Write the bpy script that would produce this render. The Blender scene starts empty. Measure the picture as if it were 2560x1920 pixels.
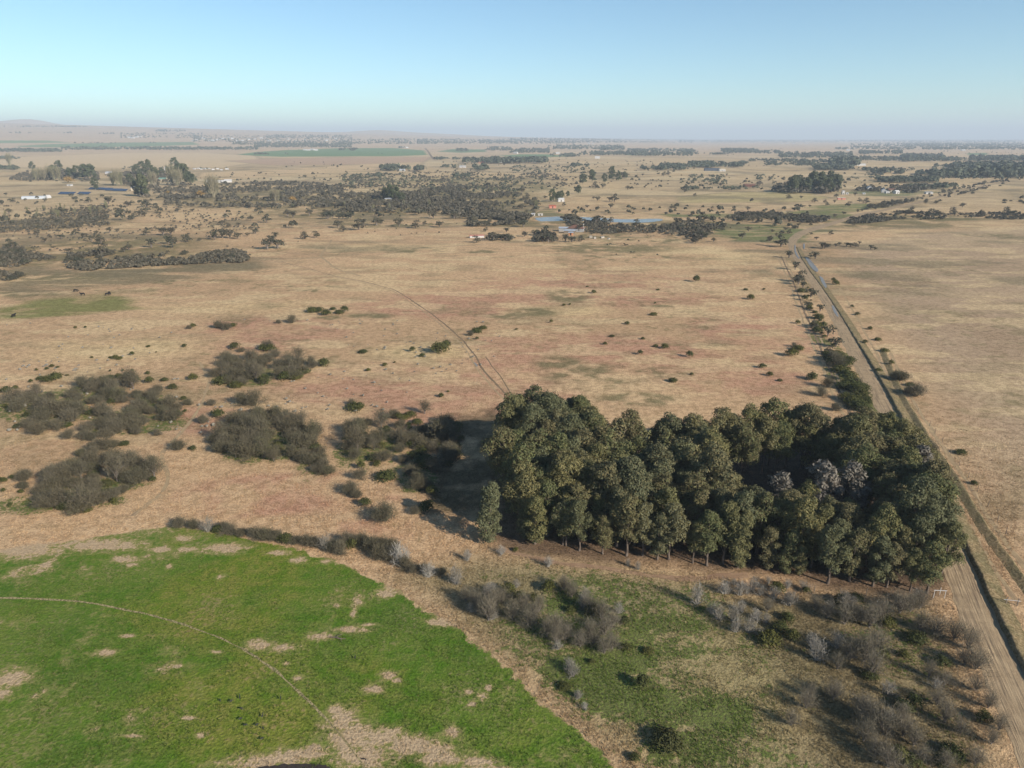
import bpy, bmesh, math, random
import numpy as np
from mathutils import Vector
C = bpy.context.scene.collection
SC = bpy.context.scene
# ---------------------------------------------------------------- camera
H = 70.0; FPX = 1778.0; HOR = 343.0            # metres up; focal length and horizon row for a 2560 x 1920 frame
PITCH = math.atan((960 - HOR) / FPX)
cam_data = bpy.data.cameras.new("camera"); cam = bpy.data.objects.new("camera", cam_data); C.objects.link(cam)
cam.location = (0, 0, H); cam.rotation_euler = (math.pi / 2 - PITCH, 0, 0)
cam_data.sensor_width = 36; cam_data.lens = 36 * FPX / 2560; cam_data.clip_end = 80000; cam_data.clip_start = 0.5
SC.camera = cam
# ---------------------------------------------------------------- sky, sun, exposure
SUN_EL = 26.0; SUN_AZ = math.radians(-40)      # the sun stands behind and to the right of the camera
sdir = Vector((math.cos(SUN_AZ) * math.cos(math.radians(SUN_EL)), math.sin(SUN_AZ) * math.cos(math.radians(SUN_EL)), math.sin(math.radians(SUN_EL))))
w = bpy.data.worlds.new("World"); SC.world = w; w.use_nodes = True
nt = w.node_tree; nt.nodes.clear()
sky = nt.nodes.new("ShaderNodeTexSky"); sky.sky_type = 'NISHITA'; sky.sun_disc = False
sky.sun_elevation = math.radians(SUN_EL); sky.sun_rotation = math.atan2(sdir.x, sdir.y)
sky.air_density = 1.0; sky.dust_density = 0.05; sky.ozone_density = 1.0; sky.altitude = 1400
bg = nt.nodes.new("ShaderNodeBackground"); bg.inputs[1].default_value = 0.087
ow = nt.nodes.new("ShaderNodeOutputWorld")
tint = nt.nodes.new("ShaderNodeMix"); tint.data_type = 'RGBA'; tint.blend_type = 'MULTIPLY'; tint.inputs[0].default_value = 1.0; tint.inputs[7].default_value = (.725, .935, 1.0, 1)
nt.links.new(sky.outputs[0], tint.inputs[6]); nt.links.new(tint.outputs[2], bg.inputs[0]); nt.links.new(bg.outputs[0], ow.inputs[0])
sl = bpy.data.lights.new("sun", 'SUN'); sl.energy = 5.0; sl.angle = math.radians(0.53); sl.color = (1.0, 0.90, 0.78)
so = bpy.data.objects.new("sun", sl); C.objects.link(so); so.rotation_euler = (-sdir).to_track_quat('-Z', 'Y').to_euler(); so.location = (0, 0, 300)
SC.view_settings.view_transform = 'Standard'; SC.view_settings.look = 'None'; SC.view_settings.exposure = 0.70; SC.view_settings.gamma = 1.0
SC.cycles.max_bounces = 6; SC.cycles.diffuse_bounces = 2; SC.cycles.transparent_max_bounces = 4; SC.cycles.volume_bounces = 0
SC.cycles.use_denoising = True
# ---------------------------------------------------------------- where things stand
def smooth(a, b, v):
    t = np.clip((v - a) / (b - a), 0, 1); return t * t * (3 - 2 * t)
def hgt(x, y):
    """terrain height: flat plain, rising slowly to far high ground on one side, with two low hills"""
    x = np.asarray(x, float); y = np.asarray(y, float)
    d = np.hypot(x, y); a = np.arctan2(x, np.maximum(y, 1))
    z = 285 * smooth(2600, 13000, d) * np.clip((0.24 - a) / 0.93, 0, 1.3)
    for hx, hy, hh, sx, sy in ((-7650, 12000, 85, 230, 700), (-8500, 12500, 22, 900, 900), (-2300, 13000, 45, 480, 800), (-1500, 13200, 30, 900, 800)):
        z = z + hh * np.exp(-((x - hx) / sx) ** 2 - ((y - hy) / sy) ** 2)
    return z
CP, SP = math.cos(PITCH), math.sin(PITCH)
def at(px, py):
    """ground point seen at a pixel of the 2560 x 1920 photograph"""
    x = (px - 1280) / FPX; v = -(py - 960) / FPX
    d = np.array([x, CP + v * SP, -SP + v * CP])
    if d[2] < -1e-5:
        t = H / -d[2]
        if t < 2400: return np.array([d[0] * t, d[1] * t])
    t = 2400.0
    while t < 60000:
        if H + d[2] * t <= float(hgt(d[0] * t, d[1] * t)): break
        t *= 1.01
    return np.array([d[0] * t, d[1] * t])
def mpp(px, py):                                # metres per photograph pixel at that ground point
    p = at(px, py); return math.sqrt(p[0] ** 2 + p[1] ** 2 + H * H) / math.hypot(FPX, math.hypot(px - 1280, py - 960)) 
# ---------------------------------------------------------------- noise on arrays
def _h(ix, iy, s):
    n = (ix * 374761393 + iy * 668265263 + s * 1442695041) & 0xffffffff
    n = ((n ^ (n >> 13)) * 1274126177) & 0xffffffff
    return ((n ^ (n >> 16)) & 0xffff) / 65535.0
def vnoise(x, y, sc, s):
    x = np.asarray(x, float) / sc; y = np.asarray(y, float) / sc
    ix = np.floor(x).astype(np.int64); iy = np.floor(y).astype(np.int64); fx = x - ix; fy = y - iy
    fx = fx * fx * (3 - 2 * fx); fy = fy * fy * (3 - 2 * fy)
    a = _h(ix, iy, s); b = _h(ix + 1, iy, s); c = _h(ix, iy + 1, s); d = _h(ix + 1, iy + 1, s)
    return (a * (1 - fx) + b * fx) * (1 - fy) + (c * (1 - fx) + d * fx) * fy
def fbm(x, y, sc, s, o=4):
    t = 0; am = 0.5; tot = 0
    for i in range(o):
        t = t + am * vnoise(x, y, sc / 2 ** i, s + i * 17); tot += am; am *= .55
    return t / tot
def sd_poly(x, y, poly):
    """signed distance to a polygon, positive inside"""
    P = np.asarray(poly, float); d2 = np.full(x.shape, 1e18); ins = np.zeros(x.shape, bool)
    for i in range(len(P)):
        a = P[i]; b = P[(i + 1) % len(P)]; e = b - a; wx = x - a[0]; wy = y - a[1]
        t = np.clip((wx * e[0] + wy * e[1]) / max(e @ e, 1e-9), 0, 1)
        d2 = np.minimum(d2, (wx - e[0] * t) ** 2 + (wy - e[1] * t) ** 2)
        if a[1] != b[1]:
            c = ((a[1] > y) != (b[1] > y)) & (x < (b[0] - a[0]) * (y - a[1]) / (b[1] - a[1]) + a[0]); ins ^= c
    d = np.sqrt(d2); return np.where(ins, d, -d)
def gpoly(pts): return [at(*p) for p in pts]
def gell(cx, cy, rx, ry):
    c = at(cx, cy); return c[0], c[1], abs(at(cx + rx, cy)[0] - at(cx - rx, cy)[0]) / 2, abs(at(cx, cy - ry)[1] - at(cx, cy + ry)[1]) / 2
def inpoly(x, y, poly): return sd_poly(np.array([x]), np.array([y]), poly)[0] > 0
# ---------------------------------------------------------------- materials
def lin(r, g, b):
    f = lambda c: (c / 255 / 12.92) if c / 255 <= .04045 else ((c / 255 + .055) / 1.055) ** 2.4
    return (f(r), f(g), f(b), 1)
class NT:
    def __init__(s, name):
        s.m = bpy.data.materials.new(name); s.m.use_nodes = True; s.t = s.m.node_tree; s.t.nodes.clear()
        s.out = s.t.nodes.new("ShaderNodeOutputMaterial")
    def n(s, typ, **kw):
        n = s.t.nodes.new(typ)
        for k, v in kw.items(): setattr(n, k, v)
        return n
    def put(s, sock, v):
        if hasattr(v, 'is_output'): s.t.links.new(v, sock)
        elif v is not None: sock.default_value = v
    def noise(s, vec, scale, detail=3, rough=.55):
        n = s.n("ShaderNodeTexNoise"); s.put(n.inputs['Vector'], vec); n.inputs['Scale'].default_value = scale; n.inputs['Detail'].default_value = detail; n.inputs['Roughness'].default_value = rough; return n.outputs['Fac']
    def math(s, op, a, b=0.0, c=0.0):
        n = s.n("ShaderNodeMath", operation=op); s.put(n.inputs[0], a); s.put(n.inputs[1], b); s.put(n.inputs[2], c); return n.outputs[0]
    def mapr(s, v, a, b, c=0.0, d=1.0, sm=True):
        n = s.n("ShaderNodeMapRange", interpolation_type='SMOOTHSTEP' if sm else 'LINEAR'); s.put(n.inputs[0], v)
        for i, q in enumerate((a, b, c, d)): s.put(n.inputs[i + 1], q)
        return n.outputs[0]
    def mix(s, f, a, b, typ='MIX'):
        n = s.n("ShaderNodeMix", data_type='RGBA', blend_type=typ); s.put(n.inputs[0], f); s.put(n.inputs[6], a); s.put(n.inputs[7], b); return n.outputs[2]
    def attr(s, name, out='Fac'):
        n = s.n("ShaderNodeAttribute", attribute_name=name); return n.outputs[out]
    def surf(s, col, rough=.9, spec=.15, normal=None, transl=0.0, metal=0.0):
        p = s.n("ShaderNodeBsdfPrincipled"); s.put(p.inputs['Base Color'], col); s.put(p.inputs['Roughness'], rough); s.put(p.inputs['Specular IOR Level'], spec); s.put(p.inputs['Metallic'], metal)
        if normal is not None: s.put(p.inputs['Normal'], normal)
        o = p.outputs[0]
        if transl:
            t = s.n("ShaderNodeBsdfTranslucent"); s.put(t.inputs[0], col); mx = s.n("ShaderNodeMixShader"); mx.inputs[0].default_value = transl
            s.t.links.new(o, mx.inputs[1]); s.t.links.new(t.outputs[0], mx.inputs[2]); o = mx.outputs[0]
        s.t.links.new(o, s.out.inputs[0]); return s.m
    def bump(s, h, strength=.5, dist=.1):
        b = s.n("ShaderNodeBump"); b.inputs['Strength'].default_value = strength; b.inputs['Distance'].default_value = dist; s.put(b.inputs['Height'], h); return b.outputs[0]
def plain(name, col, rough=.8, var=.25, scale=3.0, spec=.2, metal=0.0):
    t = NT(name); tc = t.n("ShaderNodeTexCoord").outputs['Object']
    f = t.noise(tc, scale, 4); c2 = tuple(v * (1 - var) for v in col[:3]) + (1,); c1 = tuple(min(1, v * (1 + var * .5)) for v in col[:3]) + (1,)
    return t.surf(t.mix(t.mapr(f, .3, .7), c2, c1), rough, spec, metal=metal)
# ---------------------------------------------------------------- meshes
def mesh_np(name, V, faces, mat, attrs=None, smooth_=False, uv=None):
    """faces: array (n, k) of one face size"""
    me = bpy.data.meshes.new(name); V = np.asarray(V, np.float32); F = np.asarray(faces, np.int32); n, k = F.shape
    me.vertices.add(len(V)); me.vertices.foreach_set('co', V.ravel()); me.loops.add(n * k); me.loops.foreach_set('vertex_index', F.ravel())
    me.polygons.add(n); me.polygons.foreach_set('loop_start', np.arange(0, n * k, k, dtype=np.int32)); me.polygons.foreach_set('loop_total', np.full(n, k, np.int32))
    for an, av in (attrs or {}).items():
        av = np.asarray(av, np.float32)
        if av.ndim == 1: a = me.attributes.new(an, 'FLOAT', 'POINT'); a.data.foreach_set('value', av)
        else:
            a = me.attributes.new(an, 'FLOAT_COLOR', 'POINT'); a.data.foreach_set('color', np.hstack([av, np.ones((len(av), 1), np.float32)]).astype(np.float32).ravel())
    if uv is not None:
        u = me.uv_layers.new(name="UVMap"); u.data.foreach_set('uv', np.asarray(uv, np.float32)[F.ravel()].ravel())
    if smooth_: me.polygons.foreach_set('use_smooth', np.ones(n, bool))
    me.update(calc_edges=True); me.validate()
    for m in (mat if isinstance(mat, (list, tuple)) else [mat]): me.materials.append(m)
    return me
def link(name, me, parent=None, loc=None, rotz=0.0, s=1.0):
    o = bpy.data.objects.new(name, me); C.objects.link(o)
    if parent is not None: o.parent = parent
    if loc is not None: o.location = loc
    if rotz: o.rotation_euler = (0, 0, rotz)
    if s != 1.0: o.scale = s if hasattr(s, '__len__') else (s, s, s)
    return o
def tag(o, label=None, cat=None, group=None, kind=None):
    if label and len(label.split()) > 16: print("LONG", len(label.split()), label)
    for k, v in (('label', label), ('category', cat), ('group', group), ('kind', kind)):
        if v: o[k] = v
    return o
def structure(name, me): return tag(link(name, me), kind='structure')
# ---------------------------------------------------------------- the ground: what grows where
GREEN = gpoly([(-500, 1395), (-60, 1392), (60, 1370), (180, 1352), (300, 1335), (430, 1312), (500, 1322), (560, 1335), (640, 1350), (720, 1368), (820, 1402), (900, 1433), (990, 1478), (1070, 1525), (1150, 1575), (1210, 1620), (1290, 1690), (1370, 1757), (1440, 1822), (1500, 1872), (1570, 1935), (1620, 2300), (-700, 2300)])
BARE = [gell(*e) for e in ((150, 1300, 330, 42), (60, 1372, 120, 26), (250, 1362, 120, 17), (460, 1345, 28, 8), (400, 1374, 34, 10), (470, 1373, 34, 6), (560, 1370, 58, 14), (312, 1398, 38, 9), (330, 1412, 16, 5), (424, 1416, 8, 6), (552, 1442, 12, 6), (700, 1382, 26, 7), (745, 1400, 22, 8), (815, 1405, 16, 6), (262, 1632, 30, 10), (445, 1665, 18, 6), (648, 1612, 36, 14), (706, 1620, 42, 10), (800, 1590, 34, 10), (872, 1574, 50, 8), (920, 1562, 24, 5), (893, 1505, 14, 18), (885, 1530, 8, 12), (965, 1480, 26, 14), (1100, 1555, 38, 12), (1130, 1560, 22, 6), (970, 1690, 22, 14), (990, 1700, 14, 6), (935, 1725, 26, 12), (1172, 1730, 14, 8), (1205, 1740, 16, 10), (1220, 1720, 10, 8), (1180, 1760, 12, 6), (838, 1775, 25, 14), (855, 1800, 45, 30), (880, 1845, 70, 40), (905, 1890, 80, 34), (960, 1845, 60, 26), (1030, 1865, 80, 28), (1085, 1870, 60, 18), (1130, 1830, 22, 16), (1110, 1895, 70, 22), (1190, 1905, 60, 14), (1220, 1925, 90, 16), (760, 1885, 90, 16), (690, 1900, 110, 16), (620, 1912, 90, 12), (790, 1870, 40, 10), (500, 1840, 14, 7), (470, 1795, 18, 5), (20, 1700, 55, 26), (0, 1735, 26, 18), (320, 1590, 18, 5), (330, 1840, 30, 5), (540, 1630, 16, 5), (745, 1695, 16, 8), (715, 1660, 9, 5))]
DIRT = [(930, 1560, 24, 4)]
RED = [gell(*e) for e in ((1150, 1000, 260, 90), (760, 1230, 360, 60), (1020, 1310, 220, 45), (560, 1260, 260, 40), (1330, 960, 150, 70), (900, 960, 240, 60), (1450, 880, 400, 60), (1800, 930, 250, 70), (500, 1050, 240, 40), (1150, 760, 300, 40), (1500, 720, 400, 50), (1900, 830, 200, 60), (650, 830, 260, 50))]
STRAW = [gell(*e) for e in ((600, 740, 320, 50), (1060, 880, 200, 30), (300, 860, 330, 50), (1800, 867, 80, 10), (1400, 775, 170, 20), (900, 620, 280, 14), (1750, 640, 250, 30), (300, 700, 420, 20), (2300, 790, 240, 40), (2250, 640, 180, 20))]
OLIVE = [gell(*e) for e in ((1500, 620, 260, 18), (1250, 632, 200, 14), (1560, 645, 200, 12), (1040, 625, 110, 10), (760, 722, 100, 12), (1420, 740, 70, 22), (1330, 780, 80, 14), (1270, 790, 60, 9), (930, 790, 75, 8), (1640, 760, 70, 10), (1480, 940, 160, 40), (1600, 1000, 150, 25), (1400, 910, 90, 25), (1650, 930, 100, 18), (1520, 700, 60, 10), (820, 795, 40, 8), (1820, 880, 26, 6), (1860, 1000, 60, 14), (160, 690, 230, 18), (420, 672, 240, 12), (60, 735, 120, 10), (420, 705, 120, 7), (330, 760, 60, 6), (640, 680, 100, 7), (1000, 560, 220, 9), (2250, 545, 330, 8), (2470, 590, 120, 8), (1640, 600, 140, 14), (1500, 590, 120, 10))]
PASTURE = [(gpoly(p), c) for p, c in (
    ([(-60, 775), (60, 752), (150, 740), (300, 720), (390, 733), (340, 768), (230, 786), (120, 797), (-60, 815)], (.15, .165, .05)),
    ([(1790, 560), (1880, 556), (2042, 556), (2000, 585), (1960, 602), (1860, 600), (1790, 592), (1770, 575)], (.105, .14, .05)),
    ([(1990, 530), (2080, 515), (2167, 506), (2200, 512), (2170, 530), (2120, 545), (2010, 549), (1950, 545)], (.115, .15, .05)),
    ([(1620, 532), (1750, 530), (1900, 533), (1990, 540), (1960, 550), (1800, 548), (1650, 545)], (.13, .155, .06)),
    ([(2085, 475), (2200, 474), (2330, 480), (2300, 492), (2190, 488), (2090, 484)], (.12, .15, .07)),
    ([(1300, 530), (1410, 522), (1400, 536), (1330, 540)], (.16, .165, .07)),
    ([(1420, 518), (1480, 514), (1480, 530), (1420, 532)], (.16, .165, .07)))]
CROPS = [(gpoly(p), c) for p, c in (
    ([(583, 388), (640, 380), (720, 375), (850, 371), (980, 370), (1060, 376), (1068, 388), (980, 391), (860, 391), (700, 392)], (.115, .20, .085)),
    ([(1091, 379), (1130, 373), (1215, 374), (1215, 380), (1150, 382)], (.12, .19, .09)),
    ([(1243, 390), (1300, 386), (1367, 386), (1430, 391), (1330, 394)], (.12, .20, .09)),
    ([(-200, 351), (120, 352), (178, 357), (60, 358), (-200, 358)], (.15, .23, .10)),
    ([(35, 366), (120, 361), (300, 357), (480, 355), (500, 362), (380, 366), (200, 369), (60, 368)], (.15, .22, .10)),
    ([(2418, 383), (2467, 382), (2470, 388), (2420, 388)], (.12, .19, .09)),
    ([(1560, 384), (1620, 383), (1620, 388), (1565, 388)], (.12, .19, .09)),
    ([(-200, 402), (60, 392), (300, 382), (520, 382), (640, 390), (660, 404), (560, 418), (300, 420), (60, 419), (-200, 418)], (.52, .40, .25)),
    ([(500, 432), (620, 425), (760, 419), (870, 412), (1060, 402), (1050, 420), (760, 436), (560, 450), (490, 446)], (.50, .37, .22)),
    ([(560, 402), (700, 396), (860, 394), (1080, 393), (1060, 405), (860, 412), (680, 413)], (.40, .28, .19)),
    ([(1830, 480), (2000, 478), (2080, 495), (2000, 505), (1700, 508), (1690, 492)], (.36, .30, .15)))]
STREAK = gpoly([(-80, 720), (-80, 745), (60, 742), (200, 722), (330, 712), (520, 692), (700, 668), (640, 655), (480, 660), (300, 672), (120, 692)])
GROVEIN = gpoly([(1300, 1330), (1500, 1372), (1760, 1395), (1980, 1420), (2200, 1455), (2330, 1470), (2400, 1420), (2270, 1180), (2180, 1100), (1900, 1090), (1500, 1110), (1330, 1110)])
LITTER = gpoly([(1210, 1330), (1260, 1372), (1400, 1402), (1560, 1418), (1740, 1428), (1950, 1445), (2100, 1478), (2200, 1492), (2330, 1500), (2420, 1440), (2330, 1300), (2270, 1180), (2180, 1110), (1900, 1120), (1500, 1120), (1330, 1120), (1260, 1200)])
MIXED = gpoly([(1290, 1690), (1150, 1560), (1180, 1450), (1320, 1400), (1600, 1430), (1800, 1460), (1950, 1520), (2060, 1680), (2100, 1930), (2150, 2300), (1630, 2300), (1560, 1925), (1440, 1820)])
SCRUB = gpoly([(1900, 1470), (2100, 1480), (2330, 1500), (2400, 1620), (2460, 1780), (2530, 1960), (2600, 2300), (1950, 2300), (1960, 1800), (1900, 1640), (1750, 1520)])
RIGHT = gpoly([(2070, 620), (2090, 690), (2150, 800), (2230, 930), (2330, 1080), (2440, 1250), (2590, 1480), (2800, 1800), (4200, 1500), (3600, 640), (2600, 560), (2250, 580)])
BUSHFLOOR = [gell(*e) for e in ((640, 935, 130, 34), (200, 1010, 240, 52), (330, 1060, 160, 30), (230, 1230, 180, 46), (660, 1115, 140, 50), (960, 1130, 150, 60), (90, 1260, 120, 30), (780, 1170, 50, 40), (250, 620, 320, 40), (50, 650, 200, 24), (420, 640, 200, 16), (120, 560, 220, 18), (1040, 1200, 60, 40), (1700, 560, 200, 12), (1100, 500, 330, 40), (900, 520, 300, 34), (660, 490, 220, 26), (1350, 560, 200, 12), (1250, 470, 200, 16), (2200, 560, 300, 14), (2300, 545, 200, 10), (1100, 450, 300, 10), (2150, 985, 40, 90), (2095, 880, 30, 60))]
PATCH = [gell(*e) for e in ((1680, 1590, 130, 70), (1560, 1760, 170, 80), (1450, 1690, 120, 60), (1330, 1500, 130, 40), (1800, 1780, 110, 70), (1700, 1880, 160, 50), (1240, 1330 + 110, 70, 14), (1560, 1640, 120, 50))]
GROVESHADOW = [gell(*e) for e in ((1190, 1130, 120, 150), (1130, 1230, 70, 60))]  # ground coloured darker where the grove's shadow falls, to deepen it
def fields(x, y):
    """base colour and masks of the ground at arrays of points"""
    d = np.hypot(x, y)
    n1 = fbm(x, y, 60, 3); n2 = fbm(x, y, 14, 5); n3 = fbm(x, y, 300, 9); n4 = fbm(x * .35, y, 30, 21); n5 = fbm(x, y, 5, 31, 3)
    col = np.zeros(x.shape + (3,))
    A = lambda *c: np.array(c)
    t = smooth(.35, .65, n1)[..., None]
    col = A(.48, .33, .196) * (1 - t) + A(.425, .287, .17) * t
    def blend(c, wgt): 
        nonlocal col
        col = col * (1 - wgt[..., None]) + np.array(c) * wgt[..., None]
    def ell(es, rag=.5):
        m = np.zeros(x.shape)
        for cx, cy, rx, ry in es:
            q = 1 - np.sqrt(((x - cx) / rx) ** 2 + ((y - cy) / ry) ** 2)
            m = np.maximum(m, np.clip(q * 1.6, 0, 1))
        return m
    blend((.41, .235, .155), .9 * np.clip(ell(RED) * 2.2, 0, 1) * smooth(.38, .58, n2 * .3 + n5 * .3 + n4 * .25 + n1 * .15))
    blend((.53, .40, .225), .9 * ell(STRAW) * smooth(.3, .6, n4))
    blend((.37, .275, .185), np.clip(smooth(-4, 25, sd_poly(x, y, RIGHT)), 0, 1) * .9)
    blend((.43, .325, .205), np.clip(smooth(-4, 25, sd_poly(x, y, RIGHT)), 0, 1) * .8 * smooth(.5, .68, n4) )
    blend((.29, .205, .13), np.clip(smooth(-4, 25, sd_poly(x, y, RIGHT)), 0, 1) * .6 * smooth(.55, .75, n1))
    far = smooth(500, 1200, d)
    blend((.45, .345, .20), far * .8); blend((.36, .28, .18), far * smooth(.5, .62, n3) * .55); blend((.26, .205, .125), far * smooth(.54, .66, n1) * .5); blend((.52, .42, .26), far * smooth(.56, .64, fbm(x * .4, y, 120, 41)) * .6)
    vfar = smooth(2200, 4500, d); blend((.47, .345, .235), vfar * .7)
    for poly, c in CROPS:
        s = sd_poly(x, y, poly); wd = np.clip(d * .002, 3, 40); blend(c, .95 * smooth(-wd, wd, s))
        if c[0] > .3: blend((.24, .19, .12), .5 * np.exp(-(s / (wd * 1.6)) ** 2))
    ol = np.clip(ell(OLIVE) * 1.3, 0, 1) * smooth(.43, .56, n4 * .3 + n2 * .3 + n5 * .4)
    ol = np.maximum(ol, .25 * smooth(.58, .72, n2) * smooth(.5, .68, n1) * (d < 700))
    st = fbm(x * .4, y, 6, 61) * .55 + n2 * .45; amt = np.clip((d - 120) / 120, 0, 1) * (1 - smooth(900, 1500, d))
    blend((.24, .195, .11), .42 * amt * smooth(.53, .66, st)); blend((.57, .44, .26), .5 * amt * smooth(.52, .64, fbm(x * .4, y, 9, 67))); blend((.20, .17, .085), .5 * amt * smooth(.62, .72, n5) * smooth(.45, .6, n1))
    blend((.165, .145, .075), ol * .85)
    blend((.175, .145, .085), .8 * smooth(-6, 8, sd_poly(x, y, STREAK)) * smooth(.36, .56, fbm(x * .22, y, 9, 71)))
    for poly, c in PASTURE:
        s = sd_poly(x, y, poly); blend(c, .85 * smooth(-4, 7, s + (n4 - .5) * 34 * np.clip(d / 300, .6, 3)) * (.55 + .45 * smooth(.36, .52, fbm(x * .4, y, 7, 73))))
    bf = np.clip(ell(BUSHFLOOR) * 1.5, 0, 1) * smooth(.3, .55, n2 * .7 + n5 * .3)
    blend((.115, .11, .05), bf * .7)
    mid = smooth(330, 420, d) * (1 - smooth(1500, 2600, d)); blend((.17, .145, .09), mid * .6 * smooth(.53, .64, n4 * .55 + n1 * .45))
    li = smooth(-2.5, 3, sd_poly(x, y, LITTER) + (n2 - .5) * 7); blend((.125, .085, .058), li * .92); blend((.055, .042, .034), .9 * smooth(0, 4, sd_poly(x, y, GROVEIN)))  # brown leaf litter; inner grove floor painted extra dark to deepen its shade
    gs = sd_poly(x, y, GREEN) + (n5 - .5) * 2.2 + (n2 - .5) * 2.5
    bare = np.full(x.shape, -1.0)
    for cx, cy, rx, ry in BARE: bare = np.maximum(bare, 1 - np.sqrt(((x - cx) / rx) ** 2 + ((y - cy) / ry) ** 2))
    bare = np.maximum(bare, np.where(gs > 1, (fbm(x, y, 7, 101) - .79) * 4 + (fbm(x, y, 26, 103) - .5) * 1.2, -1))
    gs = np.clip(gs, -4, 4)
    mx = smooth(-3, 6, sd_poly(x, y, MIXED) + (n2 - .5) * 6) * smooth(.2, .55, n2 * .6 + n1 * .4); sc = smooth(-3, 6, sd_poly(x, y, SCRUB))
    mz = smooth(-4, 8, sd_poly(x, y, MIXED)); blend((.19, .178, .082), mz * .75); blend((.165, .14, .075), sc * .85)
    blend((.225, .19, .105), .8 * smooth(-4, 6, sd_poly(x, y, gpoly([(960, 1440), (1200, 1380), (1450, 1420), (1800, 1450), (1800, 1500), (1300, 1640), (1150, 1560)]))))
    mx = mx * (.68 + .75 * np.clip(ell(PATCH) * 1.6, 0, 1)); blend((.085, .072, .042), np.clip(ell(GROVESHADOW) * 2.2, 0, 1) * smooth(.3, .55, n2 * .5 + n5 * .5) * .85)
    mx = np.maximum(mx, sc * .42 * smooth(.35, .6, n2))
    mx = np.maximum(mx, smooth(.0, .5, bf) * .6 * (d < 420))
    return np.clip(col, .02, .9), gs, bare, mx
def build_ground():
    ys = [30.0]
    while ys[-1] < 30000: ys.append(ys[-1] * (1.0031 if ys[-1] < 420 else 1.0031 + .006 * min(1, (ys[-1] - 420) / 900)))
    ys = np.array(ys); u = np.linspace(-1, 1, 820); u = 1.02 * u + .55 * u ** 5
    X = u[None, :] * (ys[:, None] + 12); Y = np.repeat(ys[:, None], len(u), 1)
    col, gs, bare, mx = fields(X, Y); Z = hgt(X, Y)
    R, Cn = X.shape; i = np.arange(R * Cn).reshape(R, Cn)
    F = np.stack([i[:-1, :-1], i[:-1, 1:], i[1:, 1:], i[1:, :-1]], -1).reshape(-1, 4)
    V = np.stack([X, Y, Z], -1).reshape(-1, 3)
    # a coarse skirt carries the plain behind and beside the fan, down to its own edge
    t = NT("ground_grass"); pos = t.n("ShaderNodeNewGeometry").outputs['Position']
    base = t.attr('gcol', 'Color'); gsd = t.attr('gs'); br = t.attr('bare'); mxa = t.attr('mx')
    nA = t.noise(pos, 2.6, 4, .65); nB = t.noise(pos, .55, 4, .6); nC = t.noise(pos, .09, 3); nD = t.noise(pos, 7.0, 2, .6); nE = t.noise(pos, 1.25, 3, .65)
    c = t.mix(t.mapr(nA, .36, .64), t.mix(1, base, (.66, .62, .58, 1), 'MULTIPLY'), t.mix(1, base, (1.28, 1.27, 1.22, 1), 'MULTIPLY'))
    c = t.mix(t.math('MULTIPLY', t.mapr(nE, .52, .66), .5), c, t.mix(1, base, (.52, .50, .44, 1), 'MULTIPLY'))
    c = t.mix(t.math('MULTIPLY', t.mapr(nB, .50, .60), .55), c, t.mix(1, base, (.60, .585, .52, 1), 'MULTIPLY')); c = t.mix(t.math('MULTIPLY', t.mapr(nB, .48, .40), .5), c, t.mix(1, base, (1.22, 1.22, 1.18, 1), 'MULTIPLY'))
    nF = t.noise(pos, .24, 6, .68); c = t.mix(t.math('MULTIPLY', t.mapr(nF, .53, .64), .32), c, t.mix(1, base, (.55, .54, .45, 1), 'MULTIPLY')); c = t.mix(t.math('MULTIPLY', t.mapr(nF, .47, .36), .4), c, t.mix(1, base, (1.25, 1.25, 1.2, 1), 'MULTIPLY'))
    g = t.mix(t.mapr(nC, .4, .6), (.072, .145, .013, 1), (.105, .162, .022, 1))
    g = t.mix(t.mapr(nB, .35, .7), g, (.132, .168, .034, 1)); g = t.mix(t.mapr(nA, .38, .66), t.mix(1, g, (.76, .8, .74, 1), 'MULTIPLY'), t.mix(1, g, (1.25, 1.2, 1.25, 1), 'MULTIPLY'))
    g = t.mix(t.math('MULTIPLY', t.mapr(t.math('ADD', t.math('MULTIPLY', nE, .6), t.math('MULTIPLY', nC, .45)), .565, .68), .6), g, (.235, .20, .09, 1))
    nG = t.noise(pos, .035, 3); g = t.mix(t.math('MULTIPLY', t.mapr(nG, .48, .62), .75), g, t.mix(1, g, (1.5, 1.12, 1.2, 1), 'MULTIPLY')); g = t.mix(t.math('MULTIPLY', t.mapr(nG, .48, .36), .7), g, t.mix(1, g, (.7, .82, .8, 1), 'MULTIPLY'))
    rag = t.math('ADD', t.math('MULTIPLY', t.math('SUBTRACT', nB, .5), 3.0), t.math('MULTIPLY', t.math('SUBTRACT', nA, .5), 1.6))
    gw = t.mapr(t.math('ADD', gsd, rag), -.25, .35)
    bw = t.mapr(t.math('ADD', t.math('ADD', br, t.math('MULTIPLY', t.math('SUBTRACT', nA, .5), 1.2)), t.math('ADD', t.math('MULTIPLY', t.math('SUBTRACT', nB, .5), 2.4), t.math('MULTIPLY', t.math('SUBTRACT', nE, .5), 1.7))), .0, .55)
    g = t.mix(t.math('MULTIPLY', t.mapr(t.math('ADD', br, t.math('ADD', t.math('MULTIPLY', t.math('SUBTRACT', nE, .5), 2.2), t.math('MULTIPLY', t.math('SUBTRACT', nB, .5), 1.2))), -.75, .3), .65), g, (.26, .225, .09, 1))
    gw = t.math('MULTIPLY', gw, t.math('SUBTRACT', 1, bw))
    barec = t.mix(t.mapr(nA, .38, .62), (.33, .245, .15, 1), (.47, .35, .215, 1))
    c = t.mix(t.math('MULTIPLY', bw, t.mapr(gsd, -1.5, 0)), c, barec)
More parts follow.
